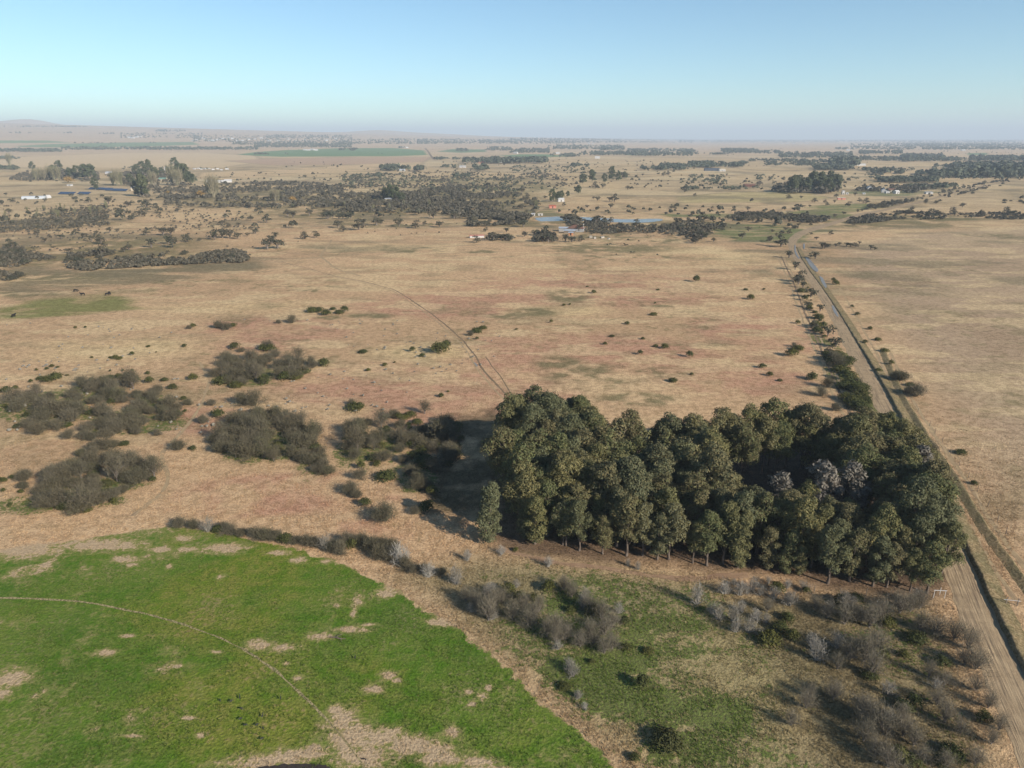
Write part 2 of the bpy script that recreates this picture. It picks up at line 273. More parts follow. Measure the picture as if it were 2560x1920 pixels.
    mw = t.mapr(t.math('ADD', mxa, t.math('ADD', t.math('MULTIPLY', t.math('SUBTRACT', nE, .5), 2.0), t.math('MULTIPLY', t.math('SUBTRACT', nB, .5), 1.6))), .42, .72)
    gm = t.mix(t.mapr(nA, .4, .64), (.07, .085, .028, 1), (.105, .165, .026, 1))
    c = t.mix(t.math('MULTIPLY', mw, .8), c, gm); c = t.mix(gw, c, g)
    hgt_ = t.math('ADD', t.math('MULTIPLY', nA, .6), t.math('ADD', t.math('MULTIPLY', nD, .25), t.math('MULTIPLY', nE, .5)))
    m = t.surf(c, .95, .05, t.bump(hgt_, .9, .42))
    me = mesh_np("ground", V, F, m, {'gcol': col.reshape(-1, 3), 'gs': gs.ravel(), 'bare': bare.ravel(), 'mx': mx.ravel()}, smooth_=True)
    structure("ground", me)
build_ground()
# the rest of the plain, beside and behind: coarse sheets a little lower
def build_plain():
    V, F = [], []
    g = np.array([-34000, -12000, -4000, -1200, -400, -120, 0, 120, 400, 1200, 4000, 12000, 34000], float)
    X, Y = np.meshgrid(g, np.array([-4000, -1200, -300, -60, 10, 40, 200, 800, 3000, 9000, 20000, 33000.])); Z = np.full(X.shape, -.6)
    i = np.arange(X.size).reshape(X.shape); F = np.stack([i[:-1, :-1], i[:-1, 1:], i[1:, 1:], i[1:, :-1]], -1).reshape(-1, 4)
    t = NT("plain_grass"); pos = t.n("ShaderNodeNewGeometry").outputs['Position']
    c = t.mix(t.mapr(t.noise(pos, .02, 4), .35, .65), (.36, .265, .14, 1), (.28, .2, .12, 1)); c = t.mix(t.mapr(t.noise(pos, .8, 4), .4, .65), c, t.mix(1, c, (.6, .58, .5, 1), 'MULTIPLY'))
    structure("plain", mesh_np("plain", np.stack([X, Y, Z], -1).reshape(-1, 3), F, t.surf(c, .95, .05)))
build_plain()
# ---------------------------------------------------------------- haze
def build_haze():
    bm = bmesh.new(); bmesh.ops.create_cube(bm, size=1); me = bpy.data.meshes.new("haze"); bm.to_mesh(me); bm.free()
    t = NT("haze_air"); v = t.n("ShaderNodeVolumePrincipled"); v.inputs['Color'].default_value = (.76, .87, .98, 1); v.inputs['Density'].default_value = 1.1e-4; v.inputs['Anisotropy'].default_value = 0.0
    t.t.links.new(v.outputs[0], t.out.inputs['Volume']); me.materials.append(t.m)
    o = link("haze", me, loc=(0, 15000, 209)); o.scale = (72000, 40000, 422); tag(o, kind='stuff')
build_haze()
# ---------------------------------------------------------------- roads, banks, tracks, water
def resample(pts, step):
    P = np.asarray(pts, float); d = np.r_[0, np.cumsum(np.linalg.norm(np.diff(P, axis=0), axis=1))]
    n = max(int(d[-1] / step), 2); s = np.linspace(0, d[-1], n)
    Q = np.stack([np.interp(s, d, P[:, k]) for k in range(P.shape[1])], 1)
    k = np.ones(7) / 7
    for _ in range(2):
        pad = np.vstack([np.repeat(Q[:1], 3, 0), Q, np.repeat(Q[-1:], 3, 0)]); R = np.stack([np.convolve(pad[:, j], k, 'valid') for j in range(Q.shape[1])], 1); R[0] = Q[0]; R[-1] = Q[-1]; Q = R
    return Q, s
def ribbon(name, L, Rr, z, mat, step=1.0, cols=6, rag=0.12, seed=1, crown=0.0):
    """sheet between two edge lines given as ground points"""
    n = 200; La, _ = resample(L, 0.5); Ra, _ = resample(Rr, 0.5)
    ln = np.linalg.norm(np.diff((La[::1]), axis=0), axis=1).sum(); m = max(int(ln / step), 3)
    pick = lambda Q: np.stack([np.interp(np.linspace(0, 1, m), np.linspace(0, 1, len(Q)), Q[:, k]) for k in (0, 1)], 1)
    La, Ra = pick(La), pick(Ra); W = np.linalg.norm(Ra - La, axis=1)
    s = np.r_[0, np.cumsum(np.linalg.norm(np.diff((La + Ra) / 2, axis=0), axis=1))]
    V, UV = [], []
    for k in range(cols):
        f = k / (cols - 1); jit = 0
        if k in (0, cols - 1): jit = (fbm(s, s * 0 + seed * 7 + k, 3.0, seed + k, 3) - .5) * 2 * rag
        q = La + (Ra - La) * f; dr = (Ra - La) / np.maximum(W, .01)[:, None]; q = q + dr * np.reshape(jit, (-1, 1)) if k in (0, cols - 1) else q
        V.append(np.column_stack([q, hgt(q[:, 0], q[:, 1]) + z + crown * (1 - (2 * f - 1) ** 2)])); UV.append(np.column_stack([f * W, s]))
    V = np.stack(V, 1).reshape(-1, 3); UV = np.stack(UV, 1).reshape(-1, 2); i = np.arange(m * cols).reshape(m, cols)
    F = np.stack([i[:-1, :-1], i[:-1, 1:], i[1:, 1:], i[1:, :-1]], -1).reshape(-1, 4)
    return structure(name, mesh_np(name, V, F, mat, uv=UV, smooth_=True))
def dirt_mat(name, a, b, rut, rutw=.55):
    t = NT(name); uv = t.n("ShaderNodeTexCoord").outputs['UV']; mp = t.n("ShaderNodeMapping"); mp.inputs['Scale'].default_value = (1, .035, 1); t.put(mp.inputs[0], uv)
    pos = t.n("ShaderNodeNewGeometry").outputs['Position']
    n1 = t.noise(mp.outputs[0], 1.5, 5, .6); n2 = t.noise(mp.outputs[0], 4.2, 3, .6); n3 = t.noise(pos, .5, 4); n4 = t.noise(pos, 5, 3)
    c = t.mix(t.mapr(n3, .35, .65), a, b); c = t.mix(t.math('MULTIPLY', t.mapr(n1, .50, .66), rutw), c, rut); c = t.mix(t.math('MULTIPLY', t.mapr(n2, .54, .66), rutw * .8), c, rut)
    c = t.mix(t.math('MULTIPLY', t.mapr(n2, .28, .44, 1, 0), .35), c, tuple(v * 1.25 for v in b[:3]) + (1,)); c = t.mix(t.mapr(n4, .3, .7), t.mix(1, c, (.85, .85, .85, 1), 'MULTIPLY'), c)
    hh = t.math('ADD', n1, t.math('ADD', t.math('MULTIPLY', n2, .5), t.math('MULTIPLY', n4, .15)))
    return t.surf(c, .95, .05, t.bump(hh, .6, .25))
road_l = [at(*p) for p in ((2600, 2080), (2528, 1863), (2462, 1700), (2411, 1579), (2376, 1482), (2322, 1330), (2262, 1190), (2203, 1050), (2166, 980), (2124, 898), (2093, 828), (2061, 766), (2036, 727), (2010, 692), (1987, 652), (1972, 622), (1968, 607), (1974, 595), (1990, 582), (2019, 571), (2050, 562), (2089, 552), (2143, 534), (2194, 526), (2244, 514.5), (2306, 502), (2361, 486), (2419, 469), (2478, 460), (2530, 451))]
road_r = [at(*p) for p in ((2840, 2080), (2712, 1863), (2592, 1700), (2512, 1579), (2463, 1482), (2384, 1330), (2316, 1190), (2252, 1050), (2213, 980), (2170, 898), (2131, 828), (2092, 766), (2068, 727), (2045, 692), (2013, 652), (1994, 622), (1990, 610), (1995, 599), (2010, 588), (2034, 578), (2061, 569), (2096, 558), (2148, 540), (2198, 531), (2247, 519), (2309, 506), (2364, 489.5), (2422, 472), (2481, 462.5), (2532, 453))]
ribbon("dirt_road", road_l, road_r, .02, dirt_mat("road_dirt", (.30, .222, .136, 1), (.38, .285, .175, 1), (.165, .122, .082, 1), .75), 1.0, 9, .5, 3, .04)
# the bank of earth and grass along the road's far side, its steep face towards the road
def bank(name, pts, h, wd, mat, seed, step=.6):
    Q, s = resample(pts, step); T = np.gradient(Q, axis=0); T /= np.linalg.norm(T, axis=1)[:, None]; N = np.column_stack([T[:, 1], -T[:, 0]])
    hh = h * (.75 + .5 * fbm(s, s * 0, 4, seed)) * (1 - .6 * smooth(140, 330, Q[:, 1])); jx = (fbm(s, s * 0 + 9, 2.5, seed + 3) - .5) * .5
    prof = ((-.05, -.05), (.02, .55), (.10, .96), (.2, 1.0), (.4, .72), (.75, .25), (1.0, -.03)); V = []
    for k, (a, b) in enumerate(prof):
        q = Q + N * (a * wd + jx * (0 if k == 6 else 1) + (vnoise(s, s * 0 + k, .8, seed + k) - .5) * .18)[:, None]
        V.append(np.column_stack([q, np.maximum(hh * b + (vnoise(s, s * 0 + k, .7, seed + 30 + k) - .5) * .16 * h, -.06 if b < 0 else 0)]))
    V = np.stack(V, 1).reshape(-1, 3); i = np.arange(len(V)).reshape(len(Q), len(prof)); F = np.stack([i[:-1, :-1], i[:-1, 1:], i[1:, 1:], i[1:, :-1]], -1).reshape(-1, 4)
    return structure(name, mesh_np(name, V, F, mat, smooth_=True))
def bank_mat():
    t = NT("bank_grass"); pos = t.n("ShaderNodeNewGeometry").outputs['Position']; nA = t.noise(pos, 2.2, 4, .65); nB = t.noise(pos, .3, 3)
    c = t.mix(t.mapr(nB, .4, .6), (.20, .165, .09, 1), (.27, .205, .115, 1)); c = t.mix(t.mapr(nA, .38, .62), t.mix(1, c, (.55, .55, .5, 1), 'MULTIPLY'), c)
    return t.surf(c, .95, .05, t.bump(nA, .7, .3))
BANK = [at(*p) for p in ((2760, 1990), (2640, 1820), (2551, 1663), (2509, 1577), (2474, 1508), (2435, 1418), (2370, 1278), (2307, 1152), (2291, 1117), (2256, 1056), (2213, 975), (2176, 912), (2130, 836), (2099, 785), (2071, 743), (2050, 712), (2026, 681), (2004, 648), (1990, 618))]
BM = bank_mat(); bank("roadside_bank", BANK, .6, 3.0, BM, 5)
pale = dirt_mat("track_dirt", (.33, .24, .14, 1), (.40, .30, .17, 1), (.22, .155, .10, 1), .6)
dark_track = dirt_mat("rut_dirt", (.17, .125, .08, 1), (.22, .16, .10, 1), (.12, .085, .06, 1), .6)
def track(name, pts, wd, mat, seed, z=.012, off=0.0, step=.8, rag=.18):
    Q, s = resample([at(*p) for p in pts], .5); T = np.gradient(Q, axis=0); T /= np.linalg.norm(T, axis=1)[:, None]; N = np.column_stack([T[:, 1], -T[:, 0]])
    jit = (fbm(s, s * 0, 9, seed) - .5)[:, None] * N * .6
    return ribbon(name, Q + jit + N * (off - wd / 2), Q + jit + N * (off + wd / 2), z, mat, step, 3, rag, seed)
two = [(1330, 1065), (1299, 1030), (1270, 1000), (1235, 962), (1201, 925), (1178, 885), (1150, 850), (1104, 809), (1060, 775), (1010, 742), (985, 726), (955, 718), (900, 703), (830, 690), (770, 672), (700, 655)]
track("wheel_track", two, .55, pale, 11, off=-.9); track("wheel_track", two, .6, dark_track, 12, off=.9)
track("wheel_track", [(1258, 990), (1232, 945), (1210, 915), (1195, 893)], .4, dark_track, 13, off=2.6)
pivot = [(-160, 1500), (0, 1495), (110, 1497), (190, 1503), (290, 1518), (390, 1540), (480, 1567), (555, 1598), (622, 1632), (670, 1664), (722, 1703), (772, 1752), (828, 1810), (858, 1842), (890, 1886), (915, 1925), (960, 2010)]
t_ = NT("pivot_rut"); p_ = t_.n("ShaderNodeNewGeometry").outputs['Position']; track("pivot_track", pivot, .34, t_.surf(t_.mix(t_.mapr(t_.noise(p_, 3, 3), .4, .6), (.13, .115, .055, 1), (.33, .27, .14, 1)), .95, .05), 15, .02, rag=.22, step=.5)
for k, (o, m) in enumerate(((-1.6, pale), (.4, dark_track), (1.9, pale))):
    track("fire_break", [(2125, 1040), (2096, 985), (2060, 900), (2030, 828), (2003, 765), (1985, 715), (1965, 670), (1950, 640)], .8, m, 21 + k, off=o, rag=.35)
vt = [(2215, 880), (2262, 990), (2322, 1089), (2400, 1202), (2478, 1330), (2560, 1440), (2680, 1600), (2820, 1800)]
track("verge_track", vt, .9, pale, 31, off=-1.4, rag=.5); track("verge_track", vt, .7, dark_track, 32, off=.2, rag=.4)
bank("verge_bank", [at(*p) for p in vt], .4, 2.2, BM, 33)
track("verge_track", [(2100, 720), (2140, 790), (2190, 880), (2245, 990), (2320, 1130), (2400, 1265), (2470, 1400), (2540, 1500)], .7, pale, 34, rag=.35)
track("sandy_path", [(1250, 1370), (1330, 1395), (1420, 1412), (1530, 1424), (1640, 1440), (1720, 1448), (1800, 1440), (1870, 1438)], 1.3, dirt_mat("path_sand", (.27, .175, .11, 1), (.34, .23, .14, 1), (.19, .12, .08, 1), .5), 41, rag=.7)
track("footpath", [(500, 905), (525, 950), (505, 1010), (480, 1050), (440, 1095), (400, 1130), (420, 1190), (410, 1230), (330, 1290)], .9, pale, 44, rag=.5)
for k, p in enumerate((([(640, 660), (780, 645), (930, 632), (1100, 618), (1280, 605), (1400, 606)], 1.6), ([(900, 690), (840, 672), (800, 640), (830, 600)], 1.4), ([(1310, 545), (1345, 528), (1375, 512), (1440, 500)], 3.0), ([(1460, 545), (1520, 530), (1560, 515)], 2.0))):
    track("farm_track", p[0], p[1], pale, 51 + k, rag=.6, step=3)
track("field_road", [(1085, 398), (1076, 388), (1070, 378), (1062, 370)], 9, dark_track, 61, step=30, z=.3)
def water_mat():
    t = NT("pond_water"); pos = t.n("ShaderNodeNewGeometry").outputs['Position']
    p = t.n("ShaderNodeBsdfPrincipled"); p.inputs['Base Color'].default_value = (.19, .20, .19, 1); p.inputs['Roughness'].default_value = .25; p.inputs['Specular IOR Level'].default_value = .28
    t.put(p.inputs['Normal'], t.bump(t.noise(pos, 1.5, 2), .06, .1)); t.t.links.new(p.outputs[0], t.out.inputs[0]); return t.m
WM = water_mat(); PM = plain('puddle_water', (.20, .19, .17, 1), .42, .2, spec=.3)
def pool(name, pts, seed, z=.03, rag=.6):
    P = np.array([at(*p) for p in pts]); Q, s = resample(np.vstack([P, P[:1]]), max(.4, np.linalg.norm(np.diff(P, axis=0), axis=1).sum() / 90)); c = Q.mean(0)
    bm = bmesh.new(); rn = random.Random(seed)
    vs = [bm.verts.new((q[0] + rn.uniform(-rag, rag), q[1] + rn.uniform(-rag, rag), z)) for q in Q[:-1]]; bm.faces.new(vs); bmesh.ops.triangulate(bm, faces=bm.faces[:])
    bmesh.ops.recalc_face_normals(bm, faces=bm.faces[:])
    for f in bm.faces:
        if f.normal.z < 0: f.normal_flip()
    me = bpy.data.meshes.new(name); bm.to_mesh(me); bm.free(); me.materials.append(WM if name == 'pond_water' else PM); return structure(name, me)
pool("pond_water", [(1338, 545), (1365, 542), (1400, 541), (1440, 542), (1480, 543.5), (1520, 546), (1555, 549), (1600, 548), (1640, 546), (1665, 547), (1660, 551), (1635, 555), (1600, 558), (1570, 555), (1535, 557), (1500, 553), (1460, 552), (1400, 552), (1345, 555)], 1, .05, .8)
pool("ditch_water", [(1987, 612), (1989, 614), (1990, 630), (1995, 640), (2001, 648), (1998, 649), (1991, 641), (1986, 628)], 2, .16, .15)
pool("puddle", [(2013, 644), (2019, 643), (2034, 660), (2046, 674), (2044, 682), (2034, 676), (2022, 662)], 3, .16, .25)
pool("puddle", [(2048, 690), (2056, 694), (2068, 716), (2064, 722), (2054, 708)], 4, .16, .2)
pool("puddle", [(2079, 764), (2084, 764), (2094, 784), (2098, 794), (2093, 793), (2083, 778)], 5, .12, .15)
pool("puddle", [(2008, 610), (2012, 609), (2012, 622), (2009, 624)], 6, .16, .1)
pool("puddle", [(1184, 906), (1188, 905), (1196, 917), (1193, 919)], 7, .04, .05)
# ---------------------------------------------------------------- plants: meshes
def leaf_mat(name, cols, transl=.18, dark=.55):
    """cols: tones; each object takes its own mix, each leaf its own shade"""
    t = NT(name); r = t.n("ShaderNodeObjectInfo").outputs['Random']; ti = t.attr('tint')
    cr = t.n("ShaderNodeValToRGB"); e = cr.color_ramp.elements
    while len(e) < len(cols): e.new(.5)
    for k, c in enumerate(cols): e[k].position = k / max(len(cols) - 1, 1); e[k].color = tuple(c) + (1,)
    t.put(cr.inputs[0], t.math('ADD', t.math('MULTIPLY', r, .8), t.math('MULTIPLY', ti, .2))); c = cr.outputs[0]
    c = t.mix(ti, t.mix(1, c, (dark, dark, dark, 1), 'MULTIPLY'), t.mix(1, c, (1.35, 1.33, 1.25, 1), 'MULTIPLY'))
    return t.surf(c, .65, .12, transl=transl)
def bark_mat(name, a, b):
    t = NT(name); tc = t.n("ShaderNodeTexCoord").outputs['Object']; mp = t.n("ShaderNodeMapping"); mp.inputs['Scale'].default_value = (1, 1, .25); t.put(mp.inputs[0], tc)
    return t.surf(t.mix(t.mapr(t.noise(mp.outputs[0], 5, 4), .35, .65), a + (1,), b + (1,)), .9, .1)
M_EUC = leaf_mat("eucalyptus_leaf", [(.104, .114, .050), (.130, .122, .054), (.090, .102, .058), (.138, .116, .058), (.084, .102, .044), (.156, .136, .058), (.116, .124, .082)], .10, .62)
M_GREY = leaf_mat("silver_leaf", [(.135, .125, .105), (.155, .14, .122)], .1, .6)
M_TWIG = leaf_mat("thorn_twig", [(.098, .088, .060), (.122, .108, .076), (.088, .082, .054), (.110, .095, .064), (.092, .092, .052)], .0, .6)
M_PALE = leaf_mat("pale_twig", [(.25, .235, .21), (.19, .175, .15), (.31, .295, .27)], .0, .65)
M_BROWN = leaf_mat("brown_twig", [(.142, .125, .09), (.168, .148, .112), (.128, .116, .084)], .0, .6)
M_BUSH = leaf_mat("bush_leaf", [(.075, .085, .024), (.058, .068, .026), (.10, .10, .028), (.055, .06, .028)], .2)
M_SAV = leaf_mat("savanna_leaf", [(.070, .070, .048), (.082, .076, .054), (.056, .062, .042), (.088, .078, .058), (.066, .07, .04)], .1, .6)
M_FARGUM = leaf_mat("gum_leaf", [(.09, .11, .055), (.08, .095, .055), (.105, .115, .06)], .15)
M_REED = leaf_mat("poplar_twig", [(.20, .18, .125), (.16, .16, .09), (.215, .185, .135)], .0, .6)
M_YEL = leaf_mat("autumn_leaf", [(.30, .19, .07), (.25, .17, .06)], .15)
M_BARK = bark_mat("dark_bark", (.075, .058, .046), (.15, .12, .095)); M_GUMBARK = bark_mat("gum_bark", (.17, .14, .115), (.33, .29, .25)); M_STEM = bark_mat("thorn_stem", (.12, .10, .085), (.22, .19, .165)); M_PSTEM = bark_mat("pale_stem", (.34, .31, .28), (.5, .47, .44))
def leaves(rg, cen, rad, n, size, up=.35, squash=1.0, shell=.72, asp=1.8):
    """many small leaf faces over a set of rounded clumps"""
    V, T = [], []
    for c, r in zip(cen, rad):
        k = max(int(n * (r * r)), 12); d = rg.normal(size=(k, 3)); d /= np.linalg.norm(d, axis=1)[:, None]; d[:, 2] = np.where(d[:, 2] < -.45, -d[:, 2] * .6, d[:, 2])
        rr = r * (shell + (1.06 - shell) * rg.random(k) ** .6) * (1 + .22 * np.sin(d[:, 0] * 5 + d[:, 1] * 4 + r * 9) * np.cos(d[:, 2] * 5 + r * 5))
        p = np.asarray(c) + d * rr[:, None] * np.array([1, 1, squash]); nrm = d + rg.normal(size=(k, 3)) * .5 + np.array([0, 0, up]); nrm /= np.linalg.norm(nrm, axis=1)[:, None]
        a = np.cross(nrm, rg.normal(size=(k, 3))); a /= np.maximum(np.linalg.norm(a, axis=1), 1e-6)[:, None]; b = np.cross(nrm, a)
        s = size * (.6 + .8 * rg.random(k))[:, None]
        V.append(np.stack([p - a * s * asp * .5, p - b * s * .42, p + a * s * asp * .5, p + b * s * .42], 1)); T.append(np.repeat(np.clip(rg.normal(.5, .27, k) , 0, 1)[:, None], 4, 1))
    V = np.concatenate(V).reshape(-1, 3); T = np.concatenate(T).ravel(); return V, np.arange(len(V)).reshape(-1, 4), T
def tubes(paths, sides=5):
    """paths: list of (points, radii); returns quads"""
    V, F, o = [], [], 0; an = np.linspace(0, 2 * np.pi, sides, endpoint=False)
    for P, R in paths:
        P = np.asarray(P, float); m = len(P); T = np.gradient(P, axis=0); T /= np.maximum(np.linalg.norm(T, axis=1), 1e-6)[:, None]
        for k in range(m):
            t = T[k]; u = np.cross(t, (0, 1, .12)); u /= max(np.linalg.norm(u), 1e-6); v = np.cross(t, u)
            V.append(P[k] + R[k] * (np.cos(an)[:, None] * u + np.sin(an)[:, None] * v))
        for k in range(m - 1):
            for j in range(sides):
                a = o + k * sides + j; b = o + k * sides + (j + 1) % sides; F.append((a, b, b + sides, a + sides))
        o += m * sides
    return np.concatenate(V), np.array(F)
def euc(seed, Ht, wmax, low, dome, n=46, size=.42, mat=None, bark=None, puffs=15, limbs=True):
    """gum tree: tapered trunk with limbs, crown of clumps; returns trunk and crown meshes"""
    rg = np.random.default_rng(seed); lean = rg.normal(0, .025, 2) * Ht
    axis = lambda z: np.array([lean[0] * (z / Ht) ** 1.5, lean[1] * (z / Ht) ** 1.5, z]); cen, rad, br = [], [], []
    for k in range(puffs):
        f = low + (1 - low) * ((k + rg.random()) / puffs); z = f * Ht; q = (f - low) / (1 - low)
        prof = math.sqrt(max(.1, 1 - ((q - .40) / .64) ** 2)) if dome else (math.sin(math.pi * min(1, .16 + .84 * q) ** (.8 if dome else 1.1)) ** (.55 if dome else .7)) * (1 if q < .96 else .7)
        rr = wmax * prof * (.55 + .4 * rg.random()); a = k * 2.4 + rg.normal(0, .5); r = (.27 + .17 * rg.random()) * wmax + .3
        if q > .9: rr *= .6 if dome else .4
        c = axis(z) + np.array([math.cos(a) * max(rr - r * .35, .1), math.sin(a) * max(rr - r * .35, .1), 0]); cen.append(c); rad.append(r)
        z0 = max(z - (1.2 + rr * .9), Ht * .16); p0 = axis(z0)
        br.append(([p0, p0 * .45 + c * .55 + np.array([0, 0, -.25]), c], [.1, .07, .03]))
        for j in range(2):                                       # smaller tufts on each clump
            d = rg.normal(size=3); d[2] = abs(d[2]) * .7; d /= np.linalg.norm(d); cen.append(c + d * r * .85); rad.append(r * (.42 + .2 * rg.random()))
    zs = np.linspace(0, Ht * .93, 9); tr = ([axis(z) + np.array([*(rg.normal(0, .06, 2) if 0 < i < 8 else (0, 0)), 0]) for i, z in enumerate(zs)], [.26 * (1 - .85 * z / Ht) + (.1 if z == 0 else 0) for z in zs])
    V, F = tubes([tr] + (br if limbs else []), 6); trunk = mesh_np("trunk", V, F, bark or M_BARK, smooth_=True)
    V, F, T = leaves(rg, cen, rad, n, size, squash=.92, shell=.78); return trunk, mesh_np("crown", V, F, mat or M_EUC, {'tint': T})
def twiggy(seed, wd, ht, stems, tw, spread, mat, up=.5, tlen=.6, tw_w=.03, trunk_h=0.0, split=False, stem_mat=None, dome=True):
    """leafless thorn bush: stems that fork into a cloud of fine twigs"""
    rg = np.random.default_rng(seed); st = []; tips = []
    base = np.zeros(3); R = wd / 2
    for k in range(stems):
        a = 2.4 * k + rg.normal(0, .4); q = math.sqrt((k + .5) / stems) * (.75 + .4 * rg.random()); tz = ht * (1 - (.72 if dome else .25) * q ** 2.2) * (.8 + .3 * rg.random()); b0 = np.array([math.cos(a), math.sin(a), 0]) * (R * q * .25 if not trunk_h else .06)
        end = np.array([math.cos(a) * R * q, math.sin(a) * R * q, tz]); f0 = b0 + np.array([0, 0, trunk_h * (.7 + .4 * rg.random())]); midp = f0 * .5 + end * .5 + np.array([rg.normal(0, .12), rg.normal(0, .12), .12 * ht]) * 1.0
        st.append(([b0, f0 * .98 + [0, 0, .02], midp, end], [.07 + .02 * ht, .05 + .012 * ht, .04, .015]))
        for j in range(4): f = .35 + .65 * (j / 3); tips.append((f0 * (1 - f) + end * f + np.array([0, 0, .1 * math.sin(f * 3) * ht]), end - f0))
    V, T = [], []; per = max(1, tw // len(tips))
    for p, d in tips:
        d = d / max(np.linalg.norm(d), 1e-6); k = per
        dr = d * up + rg.normal(size=(k, 3)) * spread + np.array([0, 0, up * .8]); dr /= np.linalg.norm(dr, axis=1)[:, None]
        o = p + rg.normal(size=(k, 3)) * np.array([R * .22, R * .22, ht * .13]); o[:, 2] = np.clip(o[:, 2], .08, ht * 1.03); ln = tlen * (.5 + rg.random(k))[:, None]
        sd = np.cross(dr, rg.normal(size=(k, 3))); sd /= np.maximum(np.linalg.norm(sd, axis=1), 1e-6)[:, None]; w_ = tw_w * (.6 + .8 * rg.random(k))[:, None]
        V.append(np.stack([o - sd * w_ * .5, o + sd * w_ * .5, o + dr * ln + sd * w_ * .22, o + dr * ln - sd * w_ * .22], 1)); T.append(np.repeat(np.clip(rg.normal(.5, .28, k), 0, 1)[:, None], 4, 1))
    V = np.concatenate(V).reshape(-1, 3); T = np.concatenate(T).ravel(); F = np.arange(len(V)).reshape(-1, 4); V[:, 2] = np.maximum(V[:, 2], .01)
    SV, SF = tubes(st, 4)
    if split: return mesh_np("stems", SV, SF, stem_mat or M_STEM, smooth_=True), mesh_np("twigs", V, F, mat, {'tint': T})
    return mesh_np("thorn_shrub", np.vstack([V, SV]), np.vstack([F, SF + len(V)]), mat, {'tint': np.r_[T, np.full(len(SV), .6)]})
def leafy(seed, wd, ht, n, size, mat, lumps=7, name="green_bush", asp=1.8):
    rg = np.random.default_rng(seed); cen, rad = [], []
    for k in range(lumps):
        a = 2.4 * k; q = math.sqrt(k / lumps) * (.8 + .3 * rg.random()); r = (.26 + .12 * rg.random()) * wd
        cen.append((math.cos(a) * q * wd * .32, math.sin(a) * q * wd * .32, max(ht - r * .8 - q * ht * .3, r * .35))); rad.append(r)
    V, F, T = leaves(rg, cen, rad, n, size, squash=min(1, ht / wd * 1.5), shell=.5, asp=asp); V[:, 2] = np.maximum(V[:, 2], .0)
    return mesh_np(name, V, F, mat, {'tint': T})
def savanna(seed, wd, ht, mat, n=26, size=.34):
    """small round-headed bushveld tree: short forked trunk, open crown"""
    rg = np.random.default_rng(seed); cen, rad, br = [], [], []
    for k in range(9):
        a = 2.4 * k; q = math.sqrt((k + .3) / 9); r = wd * (.18 + .08 * rg.random()); c = np.array([math.cos(a) * q * wd * .33, math.sin(a) * q * wd * .33, ht * (.30 + .46 * rg.random()) - q * ht * .08]); cen.append(c); rad.append(r)
        br.append(([np.array([0, 0, ht * .02]), np.array([c[0] * .25, c[1] * .25, ht * .3]), c], [.16, .09, .03]))
    V, F = tubes(br, 4); tr = mesh_np("trunk", V, F, M_STEM, smooth_=True); V, F, T = leaves(rg, cen, rad, n, size, squash=.8, shell=.3); V[:, 2] = np.maximum(V[:, 2], .2); return tr, mesh_np("crown", V, F, mat, {'tint': T})
# ---------------------------------------------------------------- plants: one object each
ORD = "first second third fourth fifth sixth seventh eighth ninth tenth eleventh twelfth thirteenth fourteenth fifteenth sixteenth seventeenth eighteenth nineteenth twentieth".split()
TENS = {20: "twenty", 30: "thirty", 40: "forty", 50: "fifty"}
def ordinal(n):
    if n <= 20: return ORD[n - 1]
    t, r = n // 10 * 10, n % 10
    return (TENS[t] + "-" + ORD[r - 1]) if r else {30: "thirtieth", 40: "fortieth", 50: "fiftieth"}[t]
def plant(name, parts, xy, s, rot, label, cat, group=None, sz=None):
    """parts: one mesh, or a pair of (part name, mesh)"""
    z = float(hgt(*xy)); sc = s if sz is None else (s, s, sz)
    if isinstance(parts, bpy.types.Mesh): return tag(link(name, parts, None, (xy[0], xy[1], z), rot, sc), label, cat, group)
    r = link(name, None, None, (xy[0], xy[1], z), rot, sc); r.empty_display_size = .5; tag(r, label, cat, group)
    for pn, me in parts: link(pn, me, r)
    return r
def tree_parts(tc): return (("trunk", tc[0]), ("crown", tc[1]))
rnd = random.Random(7)
E_COL = [tree_parts(euc(100 + k, h_, w_, lo, False, 190, .21, puffs=13 + 3 * (k % 3))) for k, (h_, w_, lo) in enumerate(((12.0, 2.9, .16), (13.0, 3.0, .24), (11.2, 2.6, .08), (13.5, 3.1, .32)))]
E_DOM = [tree_parts(euc(120 + k, h_, w_, lo, True, 165, .22, puffs=(17, 11, 22, 14, 26, 9, 19)[k])) for k, (h_, w_, lo) in enumerate(((12.5, 3.5, .42), (13.5, 3.9, .46), (11.6, 3.4, .36), (13.8, 3.5, .5), (12.6, 4.0, .44), (12.0, 3.0, .3), (14.2, 4.3, .4)))]
E_SIL = tree_parts(euc(140, 14, 3.4, .42, True, 50, .40, M_GREY, M_GUMBARK, 16)); E_OPEN = [tree_parts(euc(141 + k, 14.5, 2.6, .45, True, 26, .40, M_EUC, M_GUMBARK, 11)) for k in range(2)]
